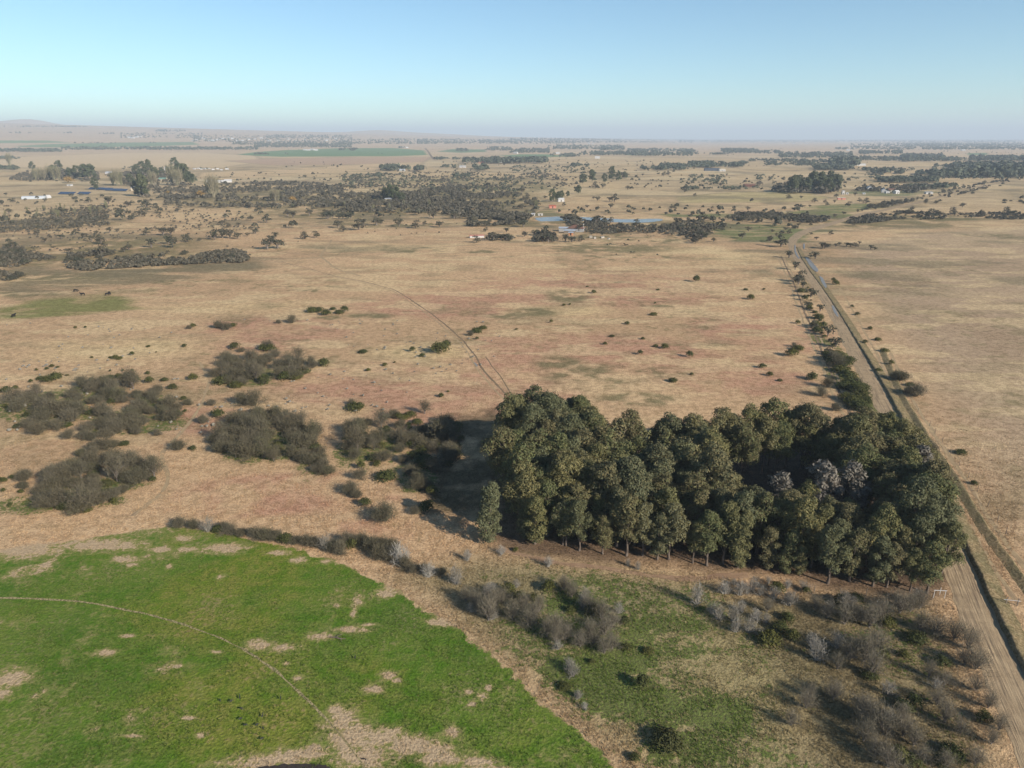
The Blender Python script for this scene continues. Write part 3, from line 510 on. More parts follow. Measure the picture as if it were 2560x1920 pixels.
# -- the gum grove: planted in rows that follow its front edge
front = [at(*p) for p in ((1236, 1348), (1345, 1356), (1480, 1378), (1560, 1390), (1660, 1396), (1760, 1406), (1870, 1420), (1975, 1432), (2100, 1462), (2220, 1474), (2320, 1482))]
FQ, FS = resample(front, .5); road_lp = np.array(road_l)
def road_x(y): return float(np.interp(y, road_lp[:18, 1], road_lp[:18, 0]))
grove = []
def in_hole(x, y): return ((x - 53.5) / 11.5) ** 4 + ((y - 127.0) / 10.5) ** 4 < 1
def hole_ok(x, y):
    if in_hole(x, y): return False
    if ((x - 28) / 5) ** 2 + ((y - 127) / 3.2) ** 2 < 1: return False
    return True
SILVER = [(57.5, 116.8), (62.5, 117.2), (49.5, 117.6), (81, 128)]
rows = 13; rg = np.random.default_rng(5)
for r in range(rows):
    off = r * 4.1; k = 0; xs = -3.5 + (1.6 if r % 2 else 0) + (2.2 if r < 2 else 0) + 1.1 * r * (r < 4) + max(0, r - 3) * .6
    n_in_row = 0
    while True:
        x = xs + k * (3.0 if r < 2 else 3.9); k += 1
        yb = float(np.interp(x, FQ[:, 0], FQ[:, 1])) + off; lim = road_x(yb) - (1.0 if r > 1 else 2.2)
        if x > lim or x > 90: break
        x += rg.normal(0, .95); y = yb + rg.normal(0, .5 if r == 0 else .95)
        back = 155 if x < 17 else (141.5 if x < 40 else 147)
        if y > back + rg.normal(0, 1.0) or not hole_ok(x, y): continue
        if x < 5 - (y - 118) * .16 and r > 0 and rg.random() < .3: continue
        if min(math.hypot(x - a, y - b) for a, b in SILVER) < 2.6: continue
        n_in_row += 1; grove.append((x, y, r))
byrow = {}
for g in grove: byrow.setdefault(g[2], []).append(g)
ROWN = ["front row", "second row", "third row", "fourth row", "fifth row", "sixth row", "seventh row", "eighth row", "ninth row", "tenth row", "eleventh row", "twelfth row", "last row"]
for r, L in byrow.items():
    L.sort(key=lambda g: -g[0])
    for k, (x, y, _) in enumerate(L):
        edge = x < 6; col_ = r <= 1 or edge
        v = rg.integers(0, 4) if col_ else rg.integers(0, 7); parts = E_COL[v] if col_ else E_DOM[v]; look = "olive columnar" if col_ else "dark round-crowned"
        s = (.86 + .24 * rg.random()) if r > 1 else ((.50 + .38 * rg.random()) if r == 0 else (.66 + .34 * rg.random()))
        if edge and r > 0: s *= 1.08; parts = E_COL[v % 4] if rg.random() < .5 else E_DOM[v]
        if r >= 5 and x > 20: s *= .93
        if 39 < x < 67 and 2 <= r <= 5: s *= .74
        if not col_ and 15 < x < 42 and r in (5, 6, 7) and rg.random() < .5: parts = E_OPEN[k % 2]; look = "thin pale-trunked"
        if abs(x - 60.0) < 4.5 and abs(y - 115.5) < 2.8: parts = E_SIL; look = "silvery grey"
        if abs(x - 50) < 2.2 and abs(y - 116.5) < 2.4: parts = E_SIL; look = "silvery grey"; s *= .85
        lab = f"{look} gum tree in the grove's {ROWN[r]}, {ordinal(k + 1)} from the road"
        if r == 0 and k == len(L) - 1: lab = "short bushy gum tree at the grove's front corner, farthest from the road"; s = 1.0; x -= 2.2; parts = E_COL[2]
        plant("gum_tree", parts, (x, y), s, rg.random() * 6.28, lab, "tree", "gum trees of the grove", s * (.9 + .18 * rg.random()))
for (x, y), s, lab in zip(SILVER, (.98, .94, .8, .85), ("broad silvery grey gum tree at the near rim of the grove's dark clearing", "silvery grey gum tree next to the broad silvery one, on its road side", "slender silvery grey gum tree standing in the grove's dark clearing", "greyish gum tree at the grove's edge near the dirt road")):
    plant("gum_tree", E_SIL, (x, y), s, x, lab, "tree", "gum trees of the grove")
# -- families of shrubs
TW = [twiggy(200 + k, w_, h_, 16, 2500, .75, M_TWIG, .45, .62, .042) for k, (w_, h_) in enumerate(((4.6, 2.7), (5.2, 3.0), (4.2, 3.1), (3.6, 2.3)))]
TWT = [(("stems", a), ("twigs", b)) for a, b in (twiggy(210 + k, w_, h_, 11, 1900, .7, M_TWIG, .5, .6, .04, 1.0, True) for k, (w_, h_) in enumerate(((5.0, 4.4), (4.2, 4.0), (4.6, 4.8))))]
PW = [twiggy(220 + k, w_, h_, 12, 620, .7, M_PALE, .45, .55, .026) for k, (w_, h_) in enumerate(((2.2, 2.0), (2.0, 2.4), (2.6, 2.1)))]
BW = [(("stems", a), ("twigs", b)) for a, b in (twiggy(230 + k, w_, h_, 18, 1700, .7, M_BROWN, .55, .75, .026, .3, True, M_STEM) for k, (w_, h_) in enumerate(((4.2, 3.8), (3.8, 4.2), (4.8, 4.0))))]
GB = [leafy(240 + k, w_, h_, 230, .14, M_BUSH) for k, (w_, h_) in enumerate(((2.4, 1.5), (2.0, 1.2), (2.8, 1.4), (1.8, 1.6)))]
SV = [tree_parts(savanna(250 + k, w_, h_, M_SAV)) for k, (w_, h_) in enumerate(((4.6, 3.8), (5.4, 4.4), (4.0, 3.6), (5.0, 3.6)))]
SB = [leafy(260 + k, w_, h_, 22, .42, M_SAV, 8, "scrub_bush") for k, (w_, h_) in enumerate(((5.0, 2.9), (6.0, 3.2), (4.2, 2.6)))]
GUM = [tree_parts(euc(150 + k, h_, w_, lo, True, 16, .75, M_FARGUM, M_GUMBARK, 14)) for k, (h_, w_, lo) in enumerate(((13.5, 5.4, .2), (12, 5.6, .24), (15, 5.0, .2)))]
POP = [twiggy(270 + k, 2.6, 5.2, 10, 420, .35, M_REED, 1.2, 1.6, .07, 0, False, None, False) for k in range(3)]
YL = [leafy(280, 5, 3.6, 22, .4, M_YEL, 8, "autumn_bush")]
KIND = {'thorn': ("thorn_shrub", TW, "shrub"), 'thorntree': ("thorn_tree", TWT, "tree"), 'pale': ("pale_sapling", PW, "sapling"), 'brown': ("bare_tree", BW, "tree"), 'green': ("green_bush", GB, "bush"), 'sav': ("savanna_tree", SV, "tree"), 'scrub': ("scrub_bush", SB, "bush"), 'bare': ("woodland_tree", TWT, "tree"), 'gum': ("blue_gum", GUM, "tree"), 'pop': ("bare_poplar", POP, "tree"), 'yel': ("autumn_bush", YL, "bush")}
BASEW = {'thorn': 4.6, 'thorntree': 4.8, 'pale': 2.0, 'brown': 4.2, 'green': 2.3, 'sav': 4.8, 'scrub': 5.2, 'gum': 13.0, 'bare': 5.0, 'pop': 2.4, 'yel': 5.0}
LOOK = {'thorn': "grey thorn shrub", 'thorntree': "dark thorn tree", 'pale': "ash-white sapling", 'brown': "brown leafless tree", 'green': "low green bush", 'sav': "dark savanna tree", 'scrub': "olive scrub bush", 'gum': "tall gum tree", 'bare': "grey leafless tree", 'pop': "leafless poplar", 'yel': "orange-brown autumn bush"}
PLACED = []
used = {}
def family(items, place, ref, frm, group, order=None, limit=58):
    """items: (kind, x, y, scale). Each label gives look, size, place and its rank from a landmark ref (ground point) named frm"""
    kinds = {}
    for it in items: kinds.setdefault(it[0], []).append(it)
    for kd, L in kinds.items():
        ref_ = np.asarray(ref, float); L.sort(key=lambda q: math.hypot(q[1] - ref_[0], q[2] - ref_[1])); name, var, cat = KIND[kd]
        for i, (_, x, y, s) in enumerate(L):
            size = "broad " if s > 1.25 else ("small " if s < .7 else "")
            lab = f"{size}{LOOK[kd]} {place}" + (f", {ordinal(i + 1)} from {frm}" if len(L) > 1 and i < limit else "")
            plant(name, var[rnd.randrange(len(var))], (x, y), s * rnd.uniform(.95, 1.05), rnd.random() * 6.28, lab, cat, group + (" (" + LOOK[kd].split(' leafless')[0] + ")" if len(kinds) > 1 else ""), s * rnd.uniform(.85, 1.15))
            PLACED.append((x, y, s * BASEW[kd] / 2, kd))
def px_items(kd, L, wpx=None):
    out = []
    for q in L:
        k = q[3] if len(q) > 3 and isinstance(q[3], str) else kd; p = at(q[0], q[1]); wd = (q[2] if len(q) > 2 and q[2] else wpx) * mpp(q[0], q[1]); out.append((k, p[0], p[1], wd / BASEW[k]))
    return out
def fill(poly, n, kinds, smin, smax, seed, gap=.42):
    """spread n plants over a ground polygon, apart from one another"""
    P = np.array(gpoly(poly)); rr = random.Random(seed); out = []; lo, hi = P.min(0), P.max(0); tries = 0
    while len(out) < n and tries < n * 60:
        tries += 1; x = rr.uniform(lo[0], hi[0]); y = rr.uniform(lo[1], hi[1])
        if not inpoly(x, y, P): continue
        kd = rr.choices([k for k, _ in kinds], [q for _, q in kinds])[0]; s = rr.uniform(smin, smax)
        if any(math.hypot(x - o[1], y - o[2]) < gap * .5 * (BASEW[kd] * s + BASEW[o[0]] * o[3]) for o in out): continue
        out.append((kd, x, y, s))
    return out
def z4(L, ox=0, oy=700, k=2.572): return [(ox + q[0] / k, oy + q[1] / k) + ((q[2] / k,) + tuple(q[3:]) if len(q) > 2 else ()) for q in L]
def scaled(f, L): return [(k, x, y, s * f) for k, x, y, s in L]
gate_p = at(2340, 1488); grove_l = at(1240, 1300); fieldc = at(430, 1312); track_p = at(1150, 850); bend = at(1975, 610)
tm = [('thorn', 9), ('thorntree', 2), ('green', 2.2)]
family(fill([(525, 925), (545, 958), (620, 965), (700, 958), (750, 945), (790, 915), (740, 893), (640, 890), (560, 892)], 40, [('thorn', 10), ('thorntree', 2)], .7, 1.15, 1), "in the oval thicket by the track", track_p, "the track", "oval thicket") 
family(px_items('green', z4([(1430, 665, 90), (1520, 690, 70), (1700, 660, 100), (1830, 640, 100), (1900, 635, 80), (2000, 545, 70, 'thorn'), (2080, 550, 90), (1950, 600, 70), (1690, 450, 70), (1735, 455, 90), (1720, 440, 80, 'thorn'), (1510, 437, 70), (1555, 462, 50, 'thorn')])), "around the edge of the oval thicket", track_p, "the track", "bushes round the oval thicket")
family(fill([(0, 1005), (20, 1060), (90, 1095), (180, 1062), (260, 1045), (330, 1022), (415, 985), (340, 962), (200, 968), (80, 990)], 64, tm, .65, 1.2, 2), "in the long grey thicket", fieldc, "the green field", "long thicket")
family(fill([(150, 1105), (200, 1110), (300, 1085), (390, 1062), (465, 1042), (470, 1012), (380, 1020), (290, 1045), (200, 1070)], 36, [('thorn', 8), ('green', 2)], .65, 1.1, 3), "in the scrub by the footpath", fieldc, "the green field", "scrub by the footpath")
family(fill([(75, 1245), (130, 1275), (210, 1285), (270, 1270), (340, 1228), (408, 1200), (395, 1172), (310, 1150), (200, 1165), (110, 1195)], 56, [('thorn', 9), ('thorntree', 2), ('green', 2)], .65, 1.15, 4), "in the round thicket", fieldc, "the field's corner", "round thicket")
family(px_items('thorntree', [(208, 1275, 76), (150, 1265, 60)]), "at the front of the round thicket", fieldc, "the field's corner", "front trees of the round thicket")
family(fill([(200, 1148), (280, 1138), (287, 1115), (220, 1118)], 6, [('thorn', 1)], .6, .8, 5), "in the clump behind the round thicket", fieldc, "the green field", "little clump")
family(fill([(0, 1260), (40, 1275), (85, 1225), (60, 1180), (0, 1190)], 9, [('thorn', 2), ('green', 2)], .45, .8, 55), "outside the round thicket", fieldc, "the green field", "outer bushes")
family(fill([(508, 1128), (600, 1148), (700, 1155), (790, 1125), (800, 1090), (750, 1060), (670, 1035), (600, 1045), (560, 1085)], 56, [('thorn', 9), ('thorntree', 3), ('green', 1.6)], .7, 1.2, 6), "in the big dark thicket", grove_l, "the gum grove", "big dark thicket")
family(fill([(740, 1165), (770, 1200), (815, 1212), (835, 1190), (815, 1130), (770, 1125)], 9, [('thorn', 1)], .6, .85, 7), "in the tongue below the dark thicket", grove_l, "the gum grove", "thicket tongue")
family(fill([(845, 1100), (870, 1160), (920, 1178), (1000, 1168), (1060, 1140), (1110, 1110), (1135, 1066), (1060, 1032), (960, 1045), (890, 1065)], 62, [('thorn', 7), ('thorntree', 2), ('green', 6)], .65, 1.15, 8), "in the thicket beside the grove's shadow", grove_l, "the gum grove", "thicket by the grove's shadow")
family(fill([(1000, 1175), (1040, 1140), (1110, 1060), (1150, 1045), (1175, 1090), (1110, 1190), (1050, 1200)], 22, [('green', 5), ('thorn', 1)], .9, 1.6, 81), "in the green thicket touching the shadow", grove_l, "the gum grove", "green thicket touching the shadow")
family(px_items('thorn', z4([(285, 1545, 170), (300, 1280, 110, 'green'), (130, 1280, 90), (70, 1370, 120), (110, 1400, 100), (160, 1450, 90, 'green'), (490, 1500, 90), (560, 1480, 110, 'green'), (510, 1340, 130), (560, 1350, 120, 'thorn'), (460, 1250, 130), (540, 1190, 120, 'green'), (480, 1330, 80), (590, 1380, 100, 'green')], 850)), "apart between thicket and grove shadow", grove_l, "the gum grove", "bushes near the grove's shadow")
family(px_items('thorn', z4([(1560, 800, 120), (1640, 805, 130), (1840, 870, 60), (1400, 880, 80, 'green'), (1310, 920, 90), (1150, 1090, 100), (1240, 1090, 60, 'green'), (1180, 770, 50, 'green'), (1240, 640, 65, 'green'), (800, 1060, 60, 'green'), (1110, 700, 60, 'green'), (880, 990, 90), (1010, 1000, 70), (920, 800, 80, 'green'), (980, 790, 90), (1060, 650, 60, 'green'), (1360, 805, 60)])), "scattered between the grey thickets", track_p, "the track", "shrubs between thickets")
family(px_items('green', z4([(235, 585, 25), (300, 575, 30), (335, 560, 30), (370, 565, 30), (260, 640, 40), (360, 640, 100), (300, 655, 80), (200, 660, 35), (650, 645, 35), (710, 640, 60), (765, 635, 70), (820, 630, 60), (590, 655, 45), (710, 590, 20), (790, 585, 22), (850, 585, 22), (950, 605, 30), (485, 310, 22), (550, 310, 22), (850, 485, 42), (742, 508, 45), (775, 512, 36), (708, 500, 20), (1185, 430, 32), (955, 430, 22), (590, 502, 20), (430, 615, 20), (100, 700, 50), (40, 720, 90), (1005, 465, 16), (870, 665, 90), (960, 665, 70)])), "in pale grass above the long thicket", track_p, "the track", "low bushes above the long thicket")
family(px_items('green', z4([(2010, 205, 70), (2055, 205, 50), (2095, 225, 80), (2140, 190, 35), (2180, 215, 50), (1240, 303, 40), (1215, 315, 40, 'thorn'), (1500, 300, 50), (1410, 310, 90, 'thorn'), (1460, 320, 60, 'thorn'), (1880, 275, 70, 'thorn'), (1790, 280, 40, 'thorn')])), "in the pasture before the olive strip", track_p, "the track", "pasture bushes")
family(px_items('green', z4([(30, 205, 60), (150, 468, 48), (467, 462, 50), (530, 492, 46), (608, 438, 40), (640, 470, 110), (680, 440, 80), (690, 420, 60, 'thorn'), (875, 338, 56), (920, 315, 44), (840, 358, 48, 'thorn'), (287, 552, 42), (182, 585, 38), (352, 532, 18), (650, 752, 48), (694, 722, 20), (105, 830, 100), (75, 800, 60, 'thorn'), (880, 382, 30)], 850)), "in red grass beside the wheel track", track_p, "the track's bend", "bushes along the wheel track")
family(scaled(.82, px_items('green', z4([(1357, 276, 40), (2017, 226, 50), (1845, 285, 42), (1948, 382, 42), (1703, 415, 44), (2085, 440, 60), (2030, 430, 50), (1930, 480, 56), (2140, 655, 60), (1478, 160, 26), (1440, 165, 30), (1630, 85, 40), (2045, 66, 24), (2025, 156, 26), (1590, 44, 20), (1135, 320, 30), (1750, 365, 36)], 850))), "in the wide dry pasture", bend, "the road's bend", "bushes of the wide pasture")
family(px_items('green', z4([(60, 495, 60), (530, 566, 50), (577, 617, 46), (455, 125, 50), (105, 12, 60), (850, 640, 90), (720, 490, 80), (75, 610, 30), (540, 62, 24), (420, 66, 26), (755, 280, 36), (760, 450, 60), (950, 690, 90, 'thorn'), (905, 745, 80, 'thorn'), (1000, 840, 80, 'thorn'), (640, 650, 30), (730, 430, 40, 'thorn')], 1700)), "in the pasture next to the road", bend, "the road's bend", "bushes of the roadside pasture")
family(scaled(.78, px_items('thorn', [(450, 1318, 50), (485, 1322, 44), (520, 1328, 40, 'pale'), (545, 1330, 48, 'green'), (575, 1335, 50), (605, 1340, 50), (640, 1345, 54), (665, 1348, 60), (690, 1352, 60), (715, 1356, 50, 'green'), (735, 1360, 44, 'thorn'), (765, 1362, 56), (790, 1366, 54), (815, 1372, 50, 'pale'), (835, 1376, 56), (850, 1386, 56), (870, 1362, 60), (905, 1360, 70), (930, 1372, 76), (960, 1378, 80), (945, 1395, 60, 'thorn'), (970, 1400, 60), (1000, 1408, 56, 'pale'), (1015, 1420, 56), (1030, 1430, 40, 'thorn'), (880, 1372, 50, 'green'), (985, 1385, 60), (1072, 1442, 40, 'pale'), (1105, 1435, 40, 'thorn'), (1140, 1458, 46, 'pale'), (1060, 1425, 34), (560, 1322, 40), (980, 1372, 50, 'thorn'), (440, 1312, 30)])), "in the green field's top hedge", fieldc, "the field's corner", "hedge of the green field")
zb = lambda L: z4(L, 850, 1280)
family(px_items('brown', zb([(905, 650, 120), (955, 695, 150), (1000, 620, 130), (1110, 690, 130), (1210, 735, 140), (1250, 690, 110), (1330, 800, 120), (1385, 770, 140), (1450, 820, 130), (1545, 865, 120), (1600, 810, 130), (1700, 790, 140), (1745, 745, 130), (1700, 905, 130), (1750, 880, 120), (1630, 850, 120), (870, 610, 120), (810, 575, 110), (1490, 545, 110), (1440, 500, 100), (1600, 640, 130), (1680, 690, 120), (1390, 840, 110), (1040, 580, 110), (1180, 640, 120), (1280, 640, 110)])), "in the bare thicket below the grove", at(1180, 1400), "the grove's corner", "bare thicket")
family(px_items('pale', zb([(945, 545, 70), (970, 520, 60), (820, 310, 60), (1040, 270, 56), (1340, 350, 60), (650, 400, 40), (745, 460, 60), (570, 410, 40), (1575, 560, 70), (1560, 610, 70), (960, 650, 70), (845, 640, 60), (1790, 650, 60), (1500, 1050, 80), (1470, 1010, 70), (1530, 1200, 50), (1575, 1265, 40), (1525, 1190, 40), (1915, 370, 40), (1240, 690, 60), (1400, 880, 60), (1130, 490, 50), (1850, 345, 36), (980, 690, 60)])), "on the slope above the green field", at(1180, 1400), "the grove's corner", "white saplings near the bare thicket")
family(px_items('green', zb([(1085, 520, 110), (1040, 480, 90), (1345, 505, 110), (1880, 740, 130), (1830, 720, 90), (1890, 890, 120), (1840, 880, 90), (1990, 965, 110), (1640, 650, 110), (1260, 830, 90), (1440, 1130, 70), (1500, 1140, 80), (1945, 1125, 120), (1760, 1150, 80), (2110, 1500, 170), (2180, 1500, 120), (1900, 1590, 90), (1700, 990, 60), (1620, 970, 50), (1280, 600, 80), (1480, 640, 80), (930, 370, 50), (1130, 250, 50), (2130, 960, 60), (1980, 900, 60), (1390, 650, 70), (1160, 560, 90), (1540, 700, 90), (1250, 570, 90), (1340, 590, 80)]))[::2], "on the grassy slope below the grove", at(1180, 1400), "the grove's corner", "green bushes below the grove")
zc = lambda L: z4(L, 1700, 1280)
family(px_items('pale', zc([(285, 525, 70), (385, 535, 80), (430, 520, 60), (470, 500, 70), (510, 535, 60), (600, 555, 70), (700, 600, 80), (570, 460, 40), (345, 470, 36), (110, 590, 100), (200, 650, 70), (245, 685, 90), (340, 700, 90), (395, 640, 60), (360, 770, 80), (440, 770, 90), (550, 710, 50), (490, 690, 70), (875, 950, 110), (850, 880, 80), (1000, 870, 90), (800, 500, 60), (1060, 610, 90), (1110, 600, 60), (1180, 700, 90), (1510, 590, 90), (1340, 1170, 80), (1330, 1360, 90), (690, 490, 50), (1640, 1130, 70), (520, 800, 50), (690, 590, 60), (960, 640, 70)])), "on the scrubby slope by the road", gate_p, "the pole frame", "white saplings by the gate")
family(px_items('brown', zc([(1055, 720, 150), (1130, 700, 120), (1215, 740, 150), (1285, 680, 140), (1410, 650, 150), (1480, 640, 140), (1540, 620, 120), (1180, 960, 190), (1090, 950, 170), (1260, 890, 170), (1230, 1050, 170), (985, 1200, 150), (810, 1260, 130), (830, 1190, 110), (715, 1370, 110), (1210, 1370, 190), (1310, 1430, 190), (1160, 1300, 170), (1430, 1440, 160), (1500, 1500, 150), (1640, 790, 160), (1760, 820, 140), (1850, 880, 150), (1900, 1010, 160), (1830, 980, 130), (1180, 1470, 170), (560, 640, 100), (870, 620, 110), (940, 680, 120), (1340, 1640, 180), (1010, 1010, 110), (1540, 760, 130), (1900, 1150, 130), (1980, 1260, 120), (2050, 1400, 120), (1700, 1350, 140), (1650, 1240, 120), (1800, 1420, 130), (1900, 1620, 130), (2000, 1490, 110), (1550, 1610, 140), (1700, 1650, 140), (1250, 1570, 150), (1420, 1340, 130), (1600, 1060, 110), (1700, 1110, 110)])), "in the scrubby corner by the road", gate_p, "the pole frame", "bare trees by the road")
family(px_items('green', zc([(620, 510, 110), (660, 530, 90), (570, 830, 130), (660, 870, 130), (720, 830, 120), (850, 750, 120), (690, 690, 110), (980, 570, 100), (1030, 580, 90), (1580, 870, 130), (1520, 830, 110), (1400, 950, 130), (1440, 930, 90), (1310, 1110, 130), (1440, 1270, 140), (1560, 1290, 140), (1500, 1250, 120), (1610, 1450, 120), (1400, 1590, 160), (1330, 1560, 140), (1740, 1560, 130), (1900, 1500, 110), (1950, 1340, 110), (1800, 1640, 130), (1480, 1620, 130), (1120, 780, 110), (1330, 720, 90), (760, 860, 110), (1270, 900, 110), (600, 700, 100), (1660, 1620, 120), (2020, 1560, 100), (810, 520, 70), (870, 500, 60), (1130, 555, 70), (1080, 530, 70), (1220, 1060, 90), (1490, 1100, 100), (640, 760, 110), (800, 800, 110), (1680, 980, 100)]))[::2], "in the scrubby corner by the road", gate_p, "the pole frame", "green bushes by the road")
zr = lambda L: z4(L, 1700, 700)
family(px_items('sav', zr([(840, 112, 90), (900, 202, 80), (815, 175, 60), (860, 310, 60), (950, 358, 110), (1000, 432, 110), (955, 470, 60)]) + z4([(650, 868, 100), (700, 940, 70), (740, 1015, 80), (765, 1095, 90), (790, 1130, 60), (575, 830, 45)], 1700, 280) + zr([(760, 30, 80)])), "in the row along the dirt road", at(2190, 1000), "the gum grove", "trees along the dirt road")
family(px_items('green', zr([(980, 540, 100), (1030, 590, 90), (1060, 640, 110), (1100, 690, 110), (1150, 740, 110), (1110, 790, 110), (1060, 560, 80), (1080, 520, 70), (1140, 830, 110), (1180, 770, 80), (1040, 700, 80), (1090, 620, 80), (1010, 490, 80), (890, 250, 60), (870, 300, 70), (920, 300, 60), (960, 510, 80), (1200, 880, 80), (830, 185, 50), (780, 75, 50), (800, 130, 50), (1120, 720, 100), (1170, 700, 80), (1060, 770, 90), (880, 330, 60), (940, 480, 50)])), "in the row along the dirt road", at(2190, 1000), "the gum grove", "bushes along the dirt road")
hr_ = random.Random(31); family([('green', *(at(2088 + (2172 - 2088) * f, 880 + 150 * f) + np.array([hr_.uniform(-1.2, 1.2), 0])), hr_.uniform(.6, 1.1)) for f in [i / 30 for i in range(31)]] + [('green', *(at(1998 + 84 * f, 690 + 185 * f) + np.array([hr_.uniform(-1.5, 1.5), 0])), hr_.uniform(.5, .95)) for f in [i / 18 for i in range(18)]], "in the hedge strip left of the road".replace("left of", "edging"), at(2190, 1000), "the gum grove", "hedge strip of the dirt road")
family(px_items('thorn', zr([(1010, 560, 110), (985, 525, 90), (1130, 680, 90)])), "among the bushes along the dirt road", at(2190, 1000), "the gum grove", "thorn shrubs along the dirt road")
family(scaled(.75, px_items('green', zr([(1140, 225, 50), (1165, 240, 60), (1105, 178, 40), (1190, 285, 40), (1220, 318, 55), (1245, 350, 50), (1270, 388, 50), (1292, 415, 60), (1312, 460, 60), (1342, 490, 70), (1355, 545, 60), (1395, 575, 70), (1275, 590, 60), (1300, 635, 60), (1480, 680, 60), (1600, 980, 70), (1805, 1115, 80), (1885, 1218, 100), (1890, 1315, 80), (1560, 458, 45), (1190, 405, 50), (1375, 560, 50), (1000, 30, 60), (1035, 70, 50), (985, 12, 50), (1145, 45, 30)])))[::2], "on the verge across the road", at(2190, 1000), "the gum grove", "verge bushes")
family(px_items('thorn', zr([(1415, 645, 130), (1510, 745, 130), (1590, 1100, 110), (1470, 730, 70), (1385, 640, 80)])), "on the verge across the road", at(2190, 1000), "the gum grove", "verge thorn shrubs")
# ---------------------------------------------------------------- bushveld and farm trees of the middle distance
z1 = lambda L: z4(L, 0, 280); z2 = lambda L: z4(L, 850, 280); z3 = lambda L: z4(L, 1700, 280)
def zp(poly, ox): return [(ox + a / 2.572, 280 + b / 2.572) for a, b in poly]
road_far = [at(*p) for p in ((1980, 600), (2019, 574), (2089, 555), (2143, 537), (2194, 528), (2246, 517), (2307, 504), (2362, 488), (2420, 470), (2480, 461), (2531, 452))]
RQ, RS = resample(road_far, 6.0)
def hides_road(x, y, h):
    if y < 420 or x < 150: return False
    f = np.linspace(0, 1, 12); k = 1 + f * min(h, 30) / (70 - min(h, 30)); px, py = x * k, y * k
    return float(np.min((RQ[:, 0][:, None] - px) ** 2 + (RQ[:, 1][:, None] - py) ** 2)) < 36
_fill = fill
def fill(poly, n, kinds, smin, smax, seed, gap=.42):
    rj = random.Random(seed); return [q for q in _fill(poly, n, kinds, smin, smax, seed, gap) if not (hides_road(q[1], q[2], 3.5 * q[3]) and rj.random() < .85)]
pond_p = at(1345, 555); field2 = at(300, 760)
family(px_items('sav', z1([(235, 787, 50), (395, 818, 55), (485, 792, 50), (540, 810, 64), (620, 786, 40), (590, 834, 66), (650, 848, 74), (705, 778, 56), (755, 772, 42), (830, 888, 64), (445, 908, 64), (660, 925, 100), (975, 872, 96), (1050, 795, 90), (1100, 790, 90), (1110, 872, 100), (1085, 850, 90), (1380, 822, 90), (1430, 810, 100), (1480, 812, 90), (1530, 815, 70), (1720, 885, 110), (1785, 880, 110), (1750, 850, 100), (1775, 805, 60), (2035, 808, 54), (1960, 818, 64), (1590, 800, 40), (1645, 782, 60), (940, 792, 60), (290, 838, 50), (1205, 835, 70), (1285, 830, 40), (75, 880, 90), (800, 900, 60)])), "on dry ground behind the pasture strip", field2, "the pasture strip", "savanna trees near the pasture strip")
family(px_items('sav', z1([(1615, 697, 54), (1715, 712, 74), (1850, 672, 80), (1885, 680, 70), (1990, 667, 70), (1470, 745, 42), (1535, 732, 40), (1430, 727, 54), (780, 662, 70), (765, 655, 60), (855, 690, 46), (915, 672, 60), (1010, 655, 34), (1030, 662, 34), (1145, 638, 40), (820, 608, 60), (945, 612, 74), (700, 592, 84), (570, 582, 50), (85, 582, 36), (290, 578, 36), (15, 595, 24), (60, 655, 60), (2110, 690, 90), (2140, 680, 80), (2180, 690, 60), (2090, 670, 60), (2175, 745, 80), (1240, 640, 36), (1705, 625, 54), (1650, 640, 34)])), "in open grass below the farm", at(90, 493), "the tunnel shed", "savanna trees by the farm")
family(fill(zp([(0, 990), (0, 905), (110, 880), (210, 920), (220, 975), (120, 1000)], 0), 16, [('scrub', 1)], .7, 1.1, 61), "in the dark scrub patch", field2, "the pasture strip", "scrub beyond the pasture")
family(fill(zp([(360, 990), (460, 930), (620, 900), (760, 930), (1000, 950), (1130, 900), (1300, 915), (1500, 900), (1620, 930), (1580, 965), (1250, 975), (900, 1000), (560, 1020)], 0), 46, [('scrub', 5), ('sav', 1)], .55, 1.0, 62), "in the long olive scrub", field2, "the pasture strip", "long olive scrub")
family(fill(zp([(0, 1085), (0, 1040), (90, 1040), (140, 1060), (80, 1080)], 0), 6, [('scrub', 1)], .6, .9, 63), "in the small scrub patch", field2, "the pasture strip", "small scrub patch")
family(fill(zp([(0, 770), (0, 715), (200, 690), (500, 680), (690, 700), (640, 730), (300, 750)], 0), 26, [('scrub', 4), ('sav', 1)], .5, .8, 64), "in the hollow below the poplars", at(90, 493), "the tunnel shed", "scrub of the olive hollow")
family(fill(zp([(0, 710), (0, 660), (120, 640), (300, 620), (560, 610), (700, 600), (690, 645), (500, 670), (250, 690)], 0), 46, [('pop', 4), ('sav', 1.5)], .55, .9, 65), "in the pale poplar row", at(90, 493), "the tunnel shed", "pale poplar row")
family(fill(zp([(1060, 600), (1100, 545), (1300, 500), (1500, 480), (1750, 480), (2000, 500), (2212, 570), (2212, 625), (1900, 615), (1500, 620), (1200, 620)], 0), 60, [('bare', 4), ('scrub', 2)], .8, 1.3, 66), "in the grey farm woodland", at(460, 470), "the big farm gum", "grey woodland by the farm")
family(fill(zp([(450, 640), (460, 540), (700, 500), (1000, 510), (1250, 560), (1300, 620), (1200, 720), (1000, 740), (830, 720), (900, 650), (640, 650)], 850), 70, [('bare', 4), ('scrub', 2), ('pop', .4)], .8, 1.3, 67), "in the grey woodland before the pond", pond_p, "the pond", "grey woodland by the pond")
family(fill(zp([(0, 640), (0, 560), (180, 540), (420, 540), (470, 600), (440, 650), (200, 650)], 850), 34, [('bare', 4), ('scrub', 2), ('pop', 1)], .8, 1.3, 68), "round the pale shack", at(970, 502), "the shack", "woodland round the shack")
